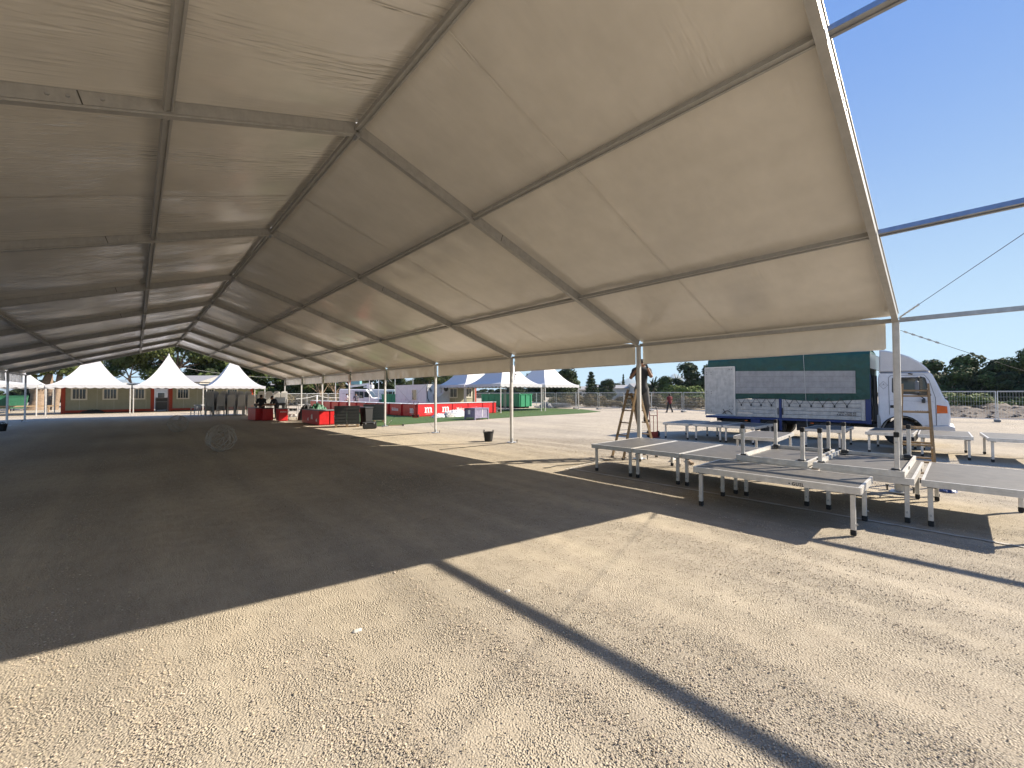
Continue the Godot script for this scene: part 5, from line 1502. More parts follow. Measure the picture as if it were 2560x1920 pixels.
func people() -> void:
	# the man on the ladder, both arms raised at the tent post
	person("person in dark tee and grey trousers on a ladder, gloved hands raised at tent post", V(10.23, 0.94, 5.93), -0.7406, {
		"pelvis": Vector3(0.0, 0.90, 0.0), "chest": Vector3(-0.01, 1.22, 0.03), "neck": Vector3(0.0, 1.42, 0.03), "head": Vector3(0.01, 1.59, 0.04), "look": Vector3(-0.1, -0.05, 1),
		"sho_l": Vector3(0.18, 1.40, 0.03), "sho_r": Vector3(-0.18, 1.40, 0.03), "elb_l": Vector3(0.17, 1.25, 0.28), "wri_l": Vector3(0.07, 1.47, 0.30), "dir_l": Vector3(-0.25, 1, 0.1), "palm_l": Vector3(-1, 0, -0.2),
		"elb_r": Vector3(-0.33, 1.22, 0.16), "wri_r": Vector3(-0.215, 1.43, 0.26), "dir_r": Vector3(0.2, 1, 0.15), "palm_r": Vector3(1, 0, -0.1), "curl": 0.75,
		"hip_l": Vector3(0.09, 0.88, 0.0), "hip_r": Vector3(-0.09, 0.88, 0.0), "kne_l": Vector3(0.14, 0.48, 0.07), "ank_l": Vector3(0.11, 0.09, -0.02), "kne_r": Vector3(-0.13, 0.46, 0.05), "ank_r": Vector3(-0.10, 0.09, 0.0)},
		{"shirt": M.tee_dark, "trousers": M.trousers_grey, "glove": 0.003}, 0.014)
	# the man in red walking away
	person("person in dark red tee and black trousers walking on the sunlit gravel before the fence", V(34.5, 0, 17.3), -0.7406 + PI + 0.25, {
		"head": Vector3(0.0, 1.53, 0.03), "neck": Vector3(0, 1.36, 0), "chest": Vector3(0, 1.2, 0), "pelvis": Vector3(0, 0.87, 0), "sho_l": Vector3(0.19, 1.31, 0), "sho_r": Vector3(-0.19, 1.31, 0), "elb_l": Vector3(0.27, 1.05, -0.04), "wri_l": Vector3(0.29, 0.82, 0.05),
		"elb_r": Vector3(-0.27, 1.05, 0.02), "wri_r": Vector3(-0.29, 0.84, 0.14), "hip_l": Vector3(0.09, 0.86, 0), "hip_r": Vector3(-0.09, 0.86, 0), "kne_l": Vector3(0.14, 0.47, 0.10), "ank_l": Vector3(0.17, 0.08, 0.16), "kne_r": Vector3(-0.12, 0.46, 0.02), "ank_r": Vector3(-0.14, 0.10, -0.2)},
		{"shirt": M.tee_red, "trousers": M.trousers_dark}, 0.022)
	# the cooks in the shade
	person("person in black bending over the red counter, left of the two cooks", V(6.32, 0, 32.1), -0.35, {
		"head": Vector3(0.0, 1.54, 0.22), "neck": Vector3(0, 1.40, 0.14), "chest": Vector3(0, 1.24, 0.07), "sho_l": Vector3(0.19, 1.34, 0.12), "sho_r": Vector3(-0.19, 1.34, 0.12), "look": Vector3(0.1, -0.5, 1),
		"elb_l": Vector3(0.28, 1.06, 0.18), "wri_l": Vector3(0.16, 0.96, 0.38), "elb_r": Vector3(-0.28, 1.06, 0.18), "wri_r": Vector3(-0.14, 0.95, 0.38)}, {"shirt": M.tee_dark, "trousers": M.trousers_dark}, 0.022)
	person("person in dark clothes leaning at the griddle, right of the two cooks", V(7.35, 0, 32.7), -1.3, {
		"head": Vector3(0.0, 1.47, 0.32), "neck": Vector3(0, 1.36, 0.22), "chest": Vector3(0, 1.20, 0.11), "sho_l": Vector3(0.19, 1.29, 0.19), "sho_r": Vector3(-0.19, 1.29, 0.19), "look": Vector3(0, -0.7, 1),
		"elb_l": Vector3(0.27, 1.02, 0.28), "wri_l": Vector3(0.18, 0.99, 0.5), "elb_r": Vector3(-0.27, 1.02, 0.28), "wri_r": Vector3(-0.16, 0.99, 0.5)}, {"shirt": M.tee_dark, "trousers": M.trousers_dark}, 0.022)
	person("person in pale vest behind the bar, left of the tent post before the van", V(17.8, 0, 47.4), -1.6, {"wri_l": Vector3(0.2, 0.98, 0.22)}, {"shirt": M.tee_white, "trousers": M.trousers_dark}, 0.026)
	person("person in grey tee behind the bar, standing against the white van's side", V(18.65, 0, 46.9), -0.5, {"elb_r": Vector3(-0.3, 1.15, -0.05), "wri_r": Vector3(-0.18, 1.0, 0.12)}, {"shirt": M.tee_grey, "trousers": M.trousers_dark}, 0.026)

func step_ladder(label: String, at: Vector3, turn: float, h: float, wide: float, spread: float, rungs: int) -> void:
	# opens along local x, rungs run along z
	var l := thing("step_ladder", label, "ladder", at, turn, "wooden step ladders")
	for s in [-1.0, 1.0]:
		for q in [-1.0, 1.0]:
			var foot := Vector3(s * spread, 0.0, q * wide * 0.5); var top := Vector3(s * 0.05, h + (0.09 if s < 0 else 0.0), q * wide * 0.36)
			var r: Node3D = one("rail", M.ladder, l, func(b): b.bar(foot, top, 0.028, 0.065, Vector3(1, 0.3, 0)))
			one("foot_cap", M.rubber, r, func(b): b.cbox(foot + Vector3(0, 0.02, 0), Vector3(0.075, 0.05, 0.045), 0.006))
		for k in rungs:
			var t := (k + 0.9) / (rungs + 0.35)
			var c := Vector3(s * lerpf(spread, 0.05, t), h * t, 0)
			var w := lerpf(wide * 0.5, wide * 0.36, t)
			one("rung", M.ladder, l, func(b): b.bar(c - Vector3(0, 0, w), c + Vector3(0, 0, w), 0.06, 0.028))
	one("top_cap", M.ladder, l, func(b): b.bar(Vector3(-0.02, h - 0.03, -wide * 0.36), Vector3(-0.02, h - 0.03, wide * 0.36), 0.12, 0.03))
	for q in [-1.0, 1.0]:
		one("hinge", M.steel, l, func(b): b.cbox(Vector3(0, h - 0.06, q * (wide * 0.36 + 0.018)), Vector3(0.14, 0.06, 0.01), 0.003))
		one("spreader", M.steel, l, func(b): b.bar(Vector3(-spread * 0.58, h * 0.42, q * wide * 0.43), Vector3(spread * 0.58, h * 0.42, q * wide * 0.43), 0.006, 0.016))

func ladders() -> void:
	step_ladder("brown step ladder under the worker at the tent post", V(9.98, 0, 6.02), -0.32, 1.74, 0.46, 0.56, 5)
	step_ladder("brown step ladder standing behind the near platforms in front of the truck's cab", V(10.33, 0, 0.57), 0.08, 1.80, 0.46, 0.42, 6)

func small_things() -> void:
	var bk := thing("black_bucket", "black rubber bucket with two handles on the sunlit gravel", "bucket", V(9.46, 0, 11.62), 0.6, "black rubber buckets")
	one("tub", M.rubber, bk, func(b): b.lathe(Vector3.ZERO, [Vector2(0, 0.0), Vector2(0.125, 0.0), Vector2(0.14, 0.02), Vector2(0.185, 0.33), Vector2(0.195, 0.345), Vector2(0.18, 0.345), Vector2(0.135, 0.03), Vector2(0, 0.025)], 24))
	for s in [-1.0, 1.0]:
		one("handle", M.rubber, bk, func(b):
			var pts := []
			for i in 9:
				var a := PI * i / 8.0
				pts.append(Vector3(cos(a) * 0.09, 0.33 + sin(a) * 0.085, s * 0.17))
			b.tube(pts, 0.012, 6))
	copy(bk, V(-4.72, 0, 31.1), 0.0, "black rubber bucket in the shade at the picture's left edge", "black rubber buckets")
	# odd pieces below the platforms
	for q in [[10.5, 5.1, 0.2, 0.9, "alu", "short aluminium bar lying on the gravel behind the near row's second platform"], [10.9, 4.3, 1.4, 0.8, "alu", "aluminium bar lying behind the near row's third platform"], [10.2, 4.6, 0.6, 0.6, "wood", "short plank lying under the near row beside a platform leg"], [11.4, 5.3, -0.4, 1.1, "alu", "longer aluminium bar lying between the near row and the far row"], [11.3, 0.3, -1.2, 1.3, "cable", "dark bar lying behind the right step ladder"], [11.8, -0.9, -1.35, 4.0, "alu", "long aluminium beam lying behind the rightmost near platform"]]:
		var o := thing("metal_bar" if q[4] != "wood" else "short_plank", q[5], "bar" if q[4] != "wood" else "plank", V(q[0], 0.0, q[1]), q[2])
		one("length", M[q[4]], o, func(b): b.cbox(Vector3(0, 0.03, 0), Vector3(q[3], 0.05, 0.07), 0.006))
	var st := thing("tripod_stand", "low black stand with crossed legs under the near platforms", "stand", V(9.9, 0, 3.9), 0.4)
	for k in 3:
		one("leg", M.black, st, func(b): b.cyl(Vector3(0, 0.16, 0), Vector3(cos(TAU * k / 3.0) * 0.4, 0.02, sin(TAU * k / 3.0) * 0.4), 0.014, 0.014, 6))
	one("column", M.black, st, func(b): b.cyl(Vector3(0, 0.06, 0), Vector3(0, 0.3, 0), 0.02, 0.02, 8))
	heap("blue_rag", "small blue rag on the gravel beneath the right step ladder", "rag", V(10.6, 0, 0.2), 0.2, 0.12, 0.07, M.blue, 12)
	var cg := noise(0.5, 61, 3)
	for q in [[Vector2(6.2, 16.1), Vector2(9.6, 15.9), "dark cable running over the gravel to a tent post's foot"], [Vector2(6.9, 10.9), Vector2(9.7, 10.7), "dark cable on the gravel between shade and tent post"], [Vector2(7.0, 6.6), Vector2(9.7, 6.1), "dark cable lying at the foot of the worker's ladder"]]:
		var b := B.new()
		var pts := []
		for i in 31:
			var c: Vector2 = (q[0] as Vector2).lerp(q[1], i / 30.0)
			pts.append(V(c.x, 0.012, c.y + cg.get_noise_1d(c.x * 3.0 + c.y) * 0.1))
		b.tube(pts, 0.011, 5)
		tag(part("ground_cable", b, M.cable, self), q[2], "cable", "")
	# small pale stones and scraps on the foreground
	for q in [[1.23, 3.05, 0.035, "flat white pebble on the sunlit gravel below the shade's edge"], [2.45, 2.75, 0.03, "torn white scrap on the gravel right of the long beam's shadow"]]:
		heap("pale_stone", q[3], "stone", V(q[0], -0.004, q[1]), q[2], q[2] * 0.7, 0.012, M.chalk, int(q[0] * 10))
	# green bins and a beam far left
	for q in [[-9.3, 68.2, 0.1, "green rubbish container beside the big tree trunk"], [-10.2, 69.0, 0.1, "dark green rubbish container left of the other, behind a tent post"], [-11.6, 69.5, 0.2, "pale green rubbish container at the picture's left edge"]]:
		var o := thing("green_bin", q[3], "rubbish container", V(q[0], 0, q[1]), q[2], "green rubbish containers")
		one("body", M.bin, o, func(b): b.prism(PV([-0.6, 0.25, 0.6, 0.25, 0.72, 1.5, -0.72, 1.5]), V(0, 0, -0.5), Vector3.RIGHT, Vector3.UP, Vector3(0, 0, -1.0), 0.04))
		one("lid", M.bin, o, func(b): b.cbox(Vector3(0, 1.56, 0), Vector3(1.5, 0.12, 1.1), 0.04))
		for s in [-0.5, 0.5]:
			one("wheel", M.rubber, o, func(b): b.cyl(Vector3(s, 0.12, 0.35), Vector3(s + 0.06, 0.12, 0.35), 0.12, 0.12, 10))
	var br := thing("barrier_rail", "low wooden rail across the bright ground at the far left", "rail", V(-9.2, 0, 60.5), 0.06)
	one("rail", M.wood, br, func(b): b.bar(Vector3(-5.0, 0.62, 0), Vector3(3.6, 0.62, 0), 0.1, 0.14))
	for k in 4:
		one("post", M.wood, br, func(b): b.cyl(Vector3(-4.6 + 2.5 * k, 0, 0), Vector3(-4.6 + 2.5 * k, 0.66, 0), 0.06, 0.06, 8))
	var sp := thing("barrier_stake", "short white barrier stake with a slack rope behind the marquee's last bay", "stake", V(14.6, 0, 47.5))
	one("stake", M.plastic_white, sp, func(b): b.cbox(Vector3(0, 0.8, 0), Vector3(0.12, 1.6, 0.1), 0.01))
	one("rope", M.rope, sp, func(b): b.tube([Vector3(-2.2, 1.2, 0.4), Vector3(-1.0, 1.3, 0.2), Vector3(0, 1.55, 0), Vector3(1.2, 1.28, -0.3), Vector3(2.6, 1.25, -0.6)], 0.025, 5))
	heap("dark_hose_coil", "black bundle lying at the foot of the left cream cabin", "bundle", V(-2.9, 0, 54.4), 0.85, 0.3, 0.34, M.black, 14)
	var tb := thing("white_table", "white table at the cream cabin's wall left of the chair stacks", "table", V(4.7, 0, 46.5), 0.15)
	one("table_top", M.plastic_white, tb, func(b): b.cbox(Vector3(0, 0.74, 0), Vector3(1.6, 0.04, 0.7), 0.01))
	for x in [-0.7, 0.7]:
		for z in [-0.28, 0.28]:
			one("leg", M.galv, tb, func(b): b.cyl(Vector3(x, 0, z), Vector3(x, 0.72, z), 0.018, 0.018, 6))

func leaves(lobes: Array, leaf: float, m: Material, sd: int, flat := 0.5, needle := false) -> ArrayMesh:
	# leaf clumps spread through lobes [centre, radii, count]
	var r = RandomNumberGenerator.new(); r.seed = sd
	var n = noise(0.9, sd, 2)
	var b = B.new(); b.colored = true
	for l in lobes:
		for i in int(l[2]):
			var d = Vector3(r.randfn(), r.randfn(), r.randfn()).normalized()
			var q: Vector3 = l[0] + d * (l[1] as Vector3) * pow(r.randf(), 0.42)
			var ax = (d + Vector3(r.randf_range(-0.8, 0.8), r.randf_range(-0.2, 0.9) * flat, r.randf_range(-0.8, 0.8))).normalized()
			var x = ax.cross(Vector3(r.randfn(), r.randfn(), r.randfn())).normalized(); var y = ax.cross(x)
			var s = leaf * r.randf_range(0.6, 1.35)
			var k = clampf(0.85 + 0.7 * n.get_noise_3dv(q * 1.3) + r.randf_range(-0.22, 0.22), 0.25, 1.7)
			b.tint = Color(k * r.randf_range(0.9, 1.15), k, k * r.randf_range(0.75, 1.05))
			var w = 0.34 if needle else 0.62
			for t in 2:
				var xx = x.rotated(ax, t * 1.3 + 0.3)
				var yy = y.rotated(ax, t * 1.3 + 0.3)
				var tip = q + xx * s + ax * s * 0.25; var back = q - xx * s * 0.8
				b.tri(back, q + yy * s * w, tip, ax, ax, ax)
				b.tri(back, tip, q - yy * s * w * 0.8, ax, ax, ax)
	return b.mesh(m)

func tree(called: String, label: String, cat: String, group: String, crown: ArrayMesh, trunk: B) -> Node3D:
	var t = thing(called, label, cat, Vector3.ZERO, 0.0, group)
	part("trunk", trunk, M.bark, t)
	put("crown", crown, t)
	return t

func limbs(h: float, r: float, ends: Array, sd: int) -> B:
	var b = B.new()
	var rn = RandomNumberGenerator.new(); rn.seed = sd
	var p = Vector3.ZERO
	for k in 5:
		var q = Vector3(rn.randf_range(-0.06, 0.06) * h * 0.4, h * (k + 1) / 5.0, rn.randf_range(-0.06, 0.06) * h * 0.4)
		b.cyl(p, q, r * (1.0 - 0.12 * k) * (1.35 if k == 0 else 1.0), r * (1.0 - 0.12 * (k + 1)), 9, false)
		p = q
	for e in ends:
		var m: Vector3 = p.lerp(e, 0.5) + Vector3(rn.randf_range(-0.2, 0.2), rn.randf_range(-0.3, 0.05), rn.randf_range(-0.2, 0.2))
		var s0 = p - Vector3(0, h * rn.randf_range(0.0, 0.25), 0)
		b.cyl(s0, m, r * 0.42, r * 0.26, 7, false)
		b.cyl(m, e, r * 0.26, r * 0.08, 6, false)
	return b

func trees() -> void:
	# stone pines
	var ends = [Vector3(-3.4, 6.6, 0.6), Vector3(-1.5, 7.8, -1.8), Vector3(1.2, 8.0, 1.2), Vector3(3.4, 7.0, -0.8), Vector3(0.4, 8.3, -0.4), Vector3(-2.4, 6.9, 2.2), Vector3(2.4, 6.6, 2.4), Vector3(4.8, 5.9, 0.6), Vector3(-4.6, 5.8, -0.4)]
	var lob = []
	for e in ends: lob.append([e, Vector3(2.3, 1.35, 2.3), 1250])
	var pine = tree("stone_pine", "large spreading pine crown behind the middle pagoda tent", "pine tree", "pine trees behind the tents", leaves(lob, 0.22, M.leaf_pine, 3, 0.9, true), limbs(5.4, 0.34, ends, 5))
	pine.position = V(4.6, 0, 80.5); pine.scale = Vector3.ONE * 1.18
	var e2 = [Vector3(-1.8, 4.6, 0.3), Vector3(1.6, 5.4, -0.6), Vector3(0.2, 6.6, 0.5), Vector3(-0.9, 5.9, -0.9), Vector3(2.2, 4.2, 0.9)]
	var lo2 = []
	for e in e2: lo2.append([e, Vector3(1.5, 1.0, 1.5), 750])
	var pine2 = tree("open_pine", "thin open pine with a bare leaning branch between two pagoda tents", "pine tree", "pine trees behind the tents", leaves(lo2, 0.2, M.leaf_mid, 8, 0.9, true), limbs(4.0, 0.2, e2 + [Vector3(0.9, 7.4, 0.0), Vector3(-0.5, 3.4, 0.8)], 6))
	pine2.position = V(-0.6, 0, 81.0); pine2.scale = Vector3.ONE * 1.1
	var g = "pine trees behind the tents"
	copy(pine, V(-9.4, 0, 90.0), 1.2, "tall pine at the far left above the small pagoda's roof", g).scale = Vector3.ONE * 1.35
	for q in [[42.2, 69.8, 0.62, 2.0, "pine crown above the container cabin's left end"], [44.9, 81.0, 0.5, 0.4, "small pine beyond the container cabin's roof"], [45.6, 68.0, 0.62, 4.0, "pine crown just left of the rear pagoda's roof slope"]]:
		copy(pine, V(q[0], 0, q[1]), q[3], q[4], g).scale = Vector3.ONE * q[2]
	# broad trees
	var lo3 = []
	var rr = RandomNumberGenerator.new(); rr.seed = 12
	for k in 24:
		var a = rr.randf() * TAU; var rad = rr.randf_range(0.3, 2.3); var y = rr.randf_range(0.5, 4.9)
		lo3.append([Vector3(cos(a) * rad * (1.15 - absf(y - 3.0) * 0.22), y, sin(a) * rad), Vector3(1.05, 0.8, 1.05) * rr.randf_range(0.7, 1.2), 430])
	var e3 = [Vector3(-1.6, 3.2, 0.4), Vector3(1.5, 3.6, -0.5), Vector3(0.2, 4.4, 0.6), Vector3(-0.6, 3.9, -1.2)]
	var round_crown = leaves(lo3, 0.18, M.leaf_dark, 21, 0.5)
	var rt = tree("round_tree", "dense dark round tree right of the rightmost pagoda tent", "tree", "broad trees along the field", round_crown, limbs(2.4, 0.22, e3, 8))
	rt.position = V(57.4, 0, 49.2); rt.scale = Vector3(1.35, 1.1, 1.35)
	var mid = tree("leafy_tree", "green leafy tree right of the big spreading pine", "tree", "broad trees along the field", leaves(lo3, 0.17, M.leaf_mid, 31, 0.5), limbs(2.4, 0.22, e3, 9))
	mid.position = V(9.0, 0, 78.5); mid.scale = Vector3(1.5, 1.65, 1.5)
	var g2 = "broad trees along the field"
	var spots = [[11.9, 78.6, 1.4, 0, "dark tree above the right pagoda's roof slope"], [14.7, 78.7, 1.25, 1, "green tree right of the right pagoda tent"], [17.6, 78.8, 1.1, 1, "green tree behind the marquee's far right post"], [20.2, 76.7, 1.0, 0, "dark low tree left of the bare tree"], [23.0, 76.5, 1.1, 1, "green tree behind the bare tree"], [26.5, 75.0, 1.15, 1, "dull green tree left of the white van"], [30.3, 69.9, 1.2, 0, "dark tree behind the white van's boom"], [32.2, 68.5, 1.15, 0, "dark tree right of the lifting boom"], [57.7, 56.0, 1.0, 0, "dark tree behind the two right pagoda roofs"], [61.0, 52.5, 1.05, 1, "tree between the round tree and the pagoda roof"], [72.1, 31.6, 1.25, 0, "big dark round tree left of the truck's rear gate"], [79.1, 30.7, 1.2, 0, "dark tree peeping behind the truck's rear gate"], [71.3, 36.4, 0.85, 1, "green tree beside the palm behind the worker"], [76.2, 36.1, 0.8, 0, "dark tree beyond the light green bushes"], [84.6, 58.2, 0.9, 0, "distant dark tree between the conifer and the white houses"], [92.0, 47.0, 0.8, 0, "distant dark tree right of the white houses"],
		[74.5, 2.4, 0.75, 0, "dark tree just right of the truck's windscreen"], [73.6, 0.4, 1.1, 1, "green tree with a pointed top right of the truck"], [71.8, -0.7, 0.9, 1, "bushy green tree in the middle of the right tree line"], [70.5, -2.0, 0.85, 1, "green tree left of the tall pine at the picture's right edge"], [69.0, -3.2, 0.9, 0, "dark tree below the tall right pine"], [70.0, -5.0, 1.0, 0, "dark tree at the picture's right edge"], [66.5, 0.8, 0.72, 1, "low green tree behind the fence, nearest the truck's bumper"], [66.0, -1.2, 0.62, 0, "low dark tree before the bushy green one behind the right fence"], [64.5, -2.6, 0.66, 1, "low green tree at the foot of the tall right pine"], [63.0, -4.4, 0.7, 0, "low dark tree filling the picture's right edge behind the fence"], [8.0, 95.0, 1.7, 0, "dark tree far behind the big spreading pine"]]
	for s in spots:
		var c = copy(rt if s[3] == 0 else mid, V(s[0], 0, s[1]), s[0] * 1.7, s[4], g2)
		c.scale = Vector3(1.12, 1.0, 1.12) * s[2]
	var p3 = copy(pine2, V(64.6, 0, -4.7), 0.8, "tall dark pine cut by the picture's right edge", g)
	p3.scale = Vector3.ONE * 0.82
	# conifers
	var lc = []
	for k in 9: lc.append([Vector3(0, 0.9 + k * 0.52, 0), Vector3(1.15 - k * 0.115, 0.3, 1.15 - k * 0.115), 170 - k * 12])
	var cy = tree("dark_conifer", "dark layered conifer standing alone right of the round tree", "conifer", "conifers", leaves(lc, 0.2, M.leaf_dark, 41, 0.2, true), limbs(4.9, 0.12, [], 3))
	cy.position = V(57.2, 0, 42.6)
	cy.scale = Vector3(1.5, 1.0, 1.5)
	copy(cy, V(100.6, 0, 63.9), 1.0, "slim pale conifer in the distance beside the worker's post", "conifers").scale = Vector3(0.75, 1.3, 0.75)
	copy(cy, V(81.3, 0, 1.5), 2.0, "small conifer top just right of the truck's roof", "conifers").scale = Vector3(0.8, 0.95, 0.8)
	copy(cy, V(76.6, 0, -2.3), 3.0, "pointed conifer in the gap left of the right pine", "conifers").scale = Vector3(0.8, 0.8, 0.8)
	# palms
	var fr = B.new(); fr.colored = true
	var rp = RandomNumberGenerator.new(); rp.seed = 77
	for k in 34:
		var a = rp.randf() * TAU; var el = rp.randf_range(-0.5, 1.3)
		var d = Vector3(cos(a) * cos(el), sin(el), sin(a) * cos(el))
		var p = Vector3(0, 2.6, 0)
		var side = d.cross(Vector3.UP).normalized()
		for s in 7:
			var q = p + d * 0.32
			d = (d - Vector3(0, 0.14, 0)).normalized()
			var w = 0.26 * (1.0 - absf(s - 2.5) / 5.5)
			fr.tint = Color(1, 1, 0.9) * rp.randf_range(0.7, 1.3)
			for e in [-1.0, 1.0]:
				var up = side.cross(d).normalized()
				fr.tri(p, q, (p + q) / 2 + side * e * w * 1.4 - Vector3(0, 0.12, 0), up, up, up)
				fr.tri(p.lerp(q, 0.4), q, q + side * e * w - Vector3(0, 0.1, 0) + d * 0.15, up, up, up)
			p = q
	var palm = tree("palm_tree", "palm tree with drooping fronds right of the worker on the ladder", "palm tree", "palm trees", fr.mesh(M.leaf_dark), limbs(2.6, 0.2, [], 4))
	palm.position = V(72.5, 0, 39.4); palm.scale = Vector3.ONE * 1.05
	copy(palm, V(75.5, 0, 41.5), 1.0, "second palm behind the worker's post", "palm trees")
	copy(palm, V(110.0, 0, 53.0), 2.0, "small slim palm in the distance above the bushes", "palm trees").scale = Vector3(0.7, 1.55, 0.7)
	# bare trees
	for q in [[20.6, 65.2, "bare pruned tree with pale branches left of the vans"], [22.2, 63.6, "second bare tree with pale twisted branches"]]:
		var t = thing("bare_tree", q[2], "tree", V(q[0], 0, q[1]), q[0], "bare pruned trees")
		var r2 = RandomNumberGenerator.new(); r2.seed = int(q[0] * 10)
		var ends2 = []
		for k in 9: ends2.append(Vector3(r2.randf_range(-1.6, 1.6), r2.randf_range(2.6, 4.3), r2.randf_range(-1.6, 1.6)))
		part("trunk", limbs(1.7, 0.16, ends2, 3 + int(q[0])), M.wood, t)
		var lb = []
		for e in ends2: lb.append([e, Vector3(0.5, 0.5, 0.5), 26])
		put("twigs", leaves(lb, 0.16, M.leaf_dry, 55, 0.5, true), t)
	# shrubs
	var ls = []
	for k in 7: ls.append([Vector3(rr.randf_range(-1.0, 1.0), rr.randf_range(0.35, 0.95), rr.randf_range(-0.7, 0.7)), Vector3(0.6, 0.45, 0.6), 300])
	var bush = thing("bush", "light green feathery bush behind the man in red", "bush", V(57.1, 0, 26.4), 0.0, "bushes beyond the fence")
	put("foliage", leaves(ls, 0.10, M.leaf_light, 61, 0.6, true), bush)
	bush.scale = Vector3(2.6, 2.1, 2.6)
	var dry = thing("dry_bush", "dry brown scrub beyond the fence left of the ladder", "bush", V(44.0, 0, 27.0), 0.0, "dry scrub beyond the fence")
	put("foliage", leaves(ls, 0.10, M.leaf_dry, 62, 0.6, true), dry)
	var g3 = "bushes beyond the fence"
	for q in [[60.0, 29.2, 1.7, "light green bush left of the feathery one"], [55.0, 22.5, 1.3, "light green low bush near the truck's rear gate"], [47.5, 1.6, 1.5, "yellow green bush behind the fence right of the truck's bumper"], [50.0, 0.2, 1.5, "yellow green bush in the middle of the right fence panel"], [52.0, -3.2, 1.2, "light green low bush right of the fence posts"]]:
		copy(bush, V(q[0], 0, q[1]), q[0], q[3], g3).scale = Vector3(q[2] * 1.2, q[2] * 0.85, q[2] * 1.2)
	for k in 22:
		var z = 37.0 - k * 1.15
		copy(dry, V(42.5 + 3.0 * sin(k * 1.9) + k * 0.12, 0, z), k * 1.3, "dry brown scrub in the strip behind the fence, among many alike", "dry scrub beyond the fence").scale = Vector3(1.25, 0.9 + 0.3 * sin(k * 2.7), 1.25)
	for k in 10:
		copy(dry, V(10.5 + k * 1.7, 0, 66.5 + sin(k * 2.0)), k * 1.1, "dull scrub behind the far mesh fence, among many alike", "dry scrub beyond the fence").scale = Vector3(1.5, 1.3, 1.5)
	# the huge trunk at the far left
	var tk = thing("tree_trunk", "huge forked pine trunk on the bright ground at the far left", "tree", V(-8.15, 0, 70.5))
	var tb = B.new()
	tb.lathe(Vector3.ZERO, [Vector2(1.15, 0), Vector2(0.8, 0.35), Vector2(0.62, 1.0), Vector2(0.55, 1.8), Vector2(0.6, 2.3)], 14)
	tb.cyl(Vector3(-0.15, 2.0, 0), Vector3(-0.6, 4.4, 0.3), 0.5, 0.32, 12)
	tb.cyl(Vector3(0.25, 1.9, 0), Vector3(0.9, 4.6, -0.3), 0.42, 0.28, 12)
	tb.cyl(Vector3(1.3, 0.0, 0.4), Vector3(1.7, 4.4, 0.2), 0.34, 0.24, 12)
	part("trunk", tb, M.bark, tk)
	var lt = []
	for k in 8: lt.append([Vector3(-3.0 + k * 0.9, 5.4 + sin(k * 1.7) * 0.8, cos(k * 2.3) * 2.0), Vector3(1.8, 1.0, 1.8), 500])
	put("crown", leaves(lt, 0.27, M.leaf_pine, 71, 0.9, true), tk)
	# a far wood that closes the field
	var mm = MultiMesh.new()
	mm.transform_format = MultiMesh.TRANSFORM_3D
	mm.mesh = round_crown
	var tr = []
	var rf = RandomNumberGenerator.new(); rf.seed = 5
	for k in 420:
		var a = -0.95 + 2.9 * k / 420.0 + rf.randf_range(-0.01, 0.01)
		var d = rf.randf_range(125.0, 260.0)
		var s = rf.randf_range(0.55, 1.0) * (0.9 + 0.25 * sin(k * 0.21))
		tr.append(Transform3D(Basis(Vector3.UP, rf.randf() * TAU).scaled(Vector3(s * 1.5, s * 0.9, s * 1.5)), V(sin(a) * d, -0.4, cos(a) * d)))
	mm.instance_count = tr.size()
	for k in tr.size(): mm.set_instance_transform(k, tr[k])
	var mi = MultiMeshInstance3D.new()
	mi.multimesh = mm
	mi.name = "far_wood"
	add_child(mi)
	tag(mi, "distant dark green wood closing the field", "wood", "", "stuff")

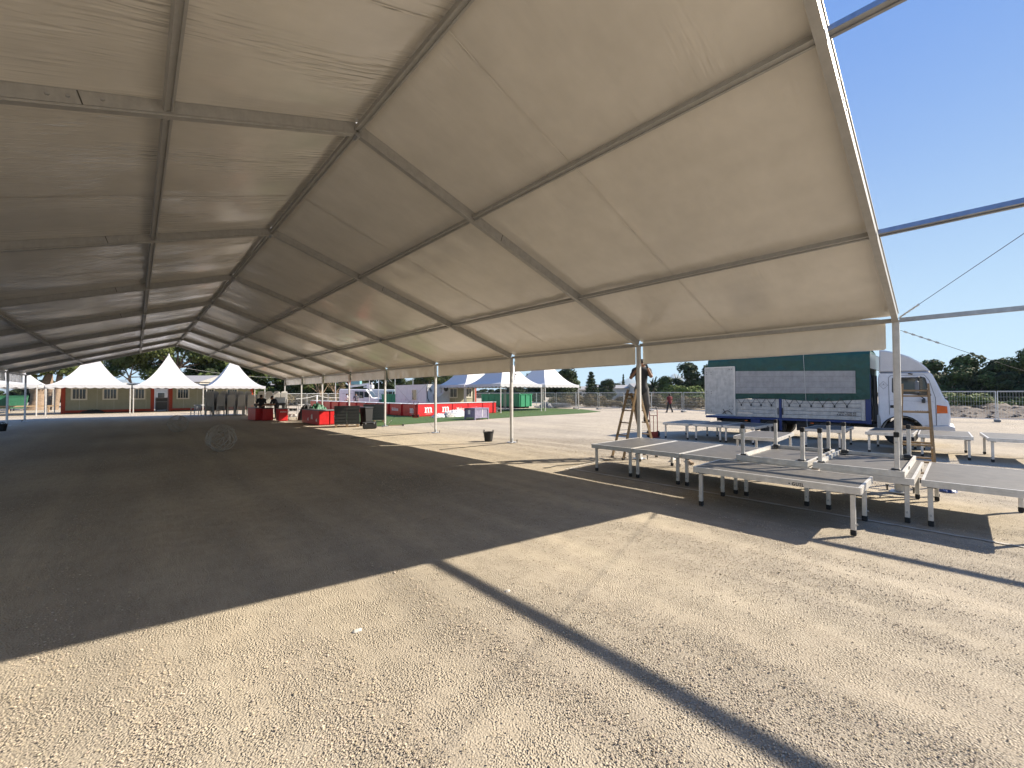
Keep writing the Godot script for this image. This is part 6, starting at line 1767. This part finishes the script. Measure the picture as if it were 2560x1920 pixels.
func far_away() -> void:
	# rubble bank behind the right fence
	var n = noise(0.35, 91, 4)
	var am = grid(120, 30, func(u, v):
		var z = lerpf(14.0, -22.0, u); var x = lerpf(41.0, 62.0, v)
		var y = maxf(0.0, sin(PI * minf(v * 1.25, 1.0)) * (0.55 + 0.55 * n.get_noise_2d(x * 1.2, z * 1.2)) + 0.22 * n.get_noise_2d(x * 5.0, z * 5.0) * sin(PI * v)) * smoothstep(0.0, 0.25, u) - 0.02
		return [V(x, y, z), Vector2(x, z)], M.rock)
	tag(put("rubble_bank", am, self), "", "", "", "structure")
	var rk = B.new()
	rk.blob(Vector3.ZERO, Vector3(0.5, 0.35, 0.42), 4)
	var mm = MultiMesh.new()
	mm.transform_format = MultiMesh.TRANSFORM_3D
	mm.use_colors = true
	var rm = mat("rubble", Color(0.26, 0.215, 0.18), 0.9)
	rm.vertex_color_use_as_albedo = true
	mm.mesh = rk.mesh(rm)
	mm.instance_count = 2400
	for k in 2400:
		var v = rng.randf() * 0.9; var u = rng.randf_range(0.15, 1.0)
		var z = lerpf(14.0, -22.0, u); var x = lerpf(40.6, 60.0, v)
		var s = 0.05 + 0.3 * pow(rng.randf(), 4.0)
		mm.set_instance_transform(k, Transform3D(Basis(Vector3(rng.randf() - 0.5, 1, rng.randf() - 0.5).normalized(), rng.randf() * TAU).scaled(Vector3(s * 1.5, s * 0.7, s)), V(x, maxf(0.0, sin(PI * minf(v * 1.25, 1.0)) * 0.6), z)))
		var t = 1.5 if rng.randf() < 0.06 else rng.randf_range(0.35, 0.9)
		mm.set_instance_color(k, Color(t, t * 0.95, t * 0.9))
	var mi = MultiMeshInstance3D.new()
	mi.multimesh = mm
	mi.name = "rubble"
	add_child(mi)
	tag(mi, "broken stones and clods on the rubble bank behind the right fence", "rubble", "", "stuff")
	# low white houses
	for q in [[87.7, 68.9, 9.0, 2.6, "low white house right of the conifer, far beyond the fence"], [95.0, 61.5, 12.0, 2.9, "wide low white house behind the worker's ladder"], [96.0, 55.5, 6.0, 3.2, "small white house just left of the worker's post"], [36.0, 90.0, 10.0, 3.0, "white house far behind the green container left of the cabin"], [24.0, 93.0, 8.0, 3.4, "pale house between the trees beyond the marquee's last bays"], [5.5, 66.0, 6.0, 3.2, "grey roofed house seen between the right pagoda tents"]]:
		var h = thing("low_house", q[4], "house", V(q[0], 0, q[1]), -0.75, "low houses beyond the field")
		one("wall", M.render, h, func(b): b.box(Vector3(0, q[3] / 2, 0), Vector3(q[2], q[3], 6.0)))
		one("roof", M.strip, h, func(b): b.prism(PV([-3.3, q[3], 0, q[3] + 0.9, 3.3, q[3]]), Vector3(-q[2] / 2 - 0.2, 0, 0), Vector3(0, 0, 1), Vector3.UP, Vector3(q[2] + 0.4, 0, 0)))
		for k in int(q[2] / 2.6):
			var w: Node3D = one("window", M.frame_white, h, func(b): b.box(Vector3(-q[2] / 2 + 1.4 + 2.6 * k, 1.5, 3.01), Vector3(1.0, 1.0, 0.06)))
			one("pane", M.glass, w, func(b): b.box(Vector3(-q[2] / 2 + 1.4 + 2.6 * k, 1.5, 3.045), Vector3(0.8, 0.8, 0.03)))
	# mountains: a ring of ridges some six kilometres off
	var rn = noise(2.2, 95, 5)
	var peaks = [[1.02, 0.037, 0.09], [1.115, 0.048, 0.04], [1.15, 0.049, 0.06], [1.19, 0.057, 0.07], [1.32, 0.05, 0.12], [0.86, 0.022, 0.09], [0.5, 0.034, 0.14], [0.28, 0.03, 0.1], [0.09, 0.038, 0.09], [-0.035, 0.033, 0.09], [-0.25, 0.03, 0.1], [1.6, 0.022, 0.12]]
	var mt = grid(360, 14, func(u, v):
		var a = lerpf(-0.6, 2.0, u)
		var h = 0.012
		for p in peaks: h = maxf(h, p[1] * (1.0 - pow(minf(absf(a - p[0]) / p[2], 1.0), 1.4)))
		h *= 1.0 + 0.22 * rn.get_noise_2d(a * 9.0, 0.0)
		var d = lerpf(5200.0, 6400.0, v)
		var y = h * 6000.0 * sin(PI * 0.5 * v) * (1.0 + 0.16 * rn.get_noise_2d(a * 16.0, v * 3.0) * (1.0 - v * 0.6)) - 20.0
		return [V(sin(a) * d, y, cos(a) * d), Vector2(a * 20.0, v)], M.mountain)
	tag(put("mountains", mt, self), "", "", "", "structure")
	# string of lights beyond the tents
	var sl = thing("string_lights", "thin string of lamps across the trees above the right pagoda tent", "string lights", V(0, 0, 0))
	one("wire", M.rope, sl, func(b):
		var pts = []
		for k in 21:
			var t = k / 20.0
			pts.append(V(lerpf(3.6, 17.0, t), 4.7 - 0.9 * sin(PI * t) * 0.6 - t * 0.7, lerpf(58.0, 56.5, t)))
		b.tube(pts, 0.009, 4))
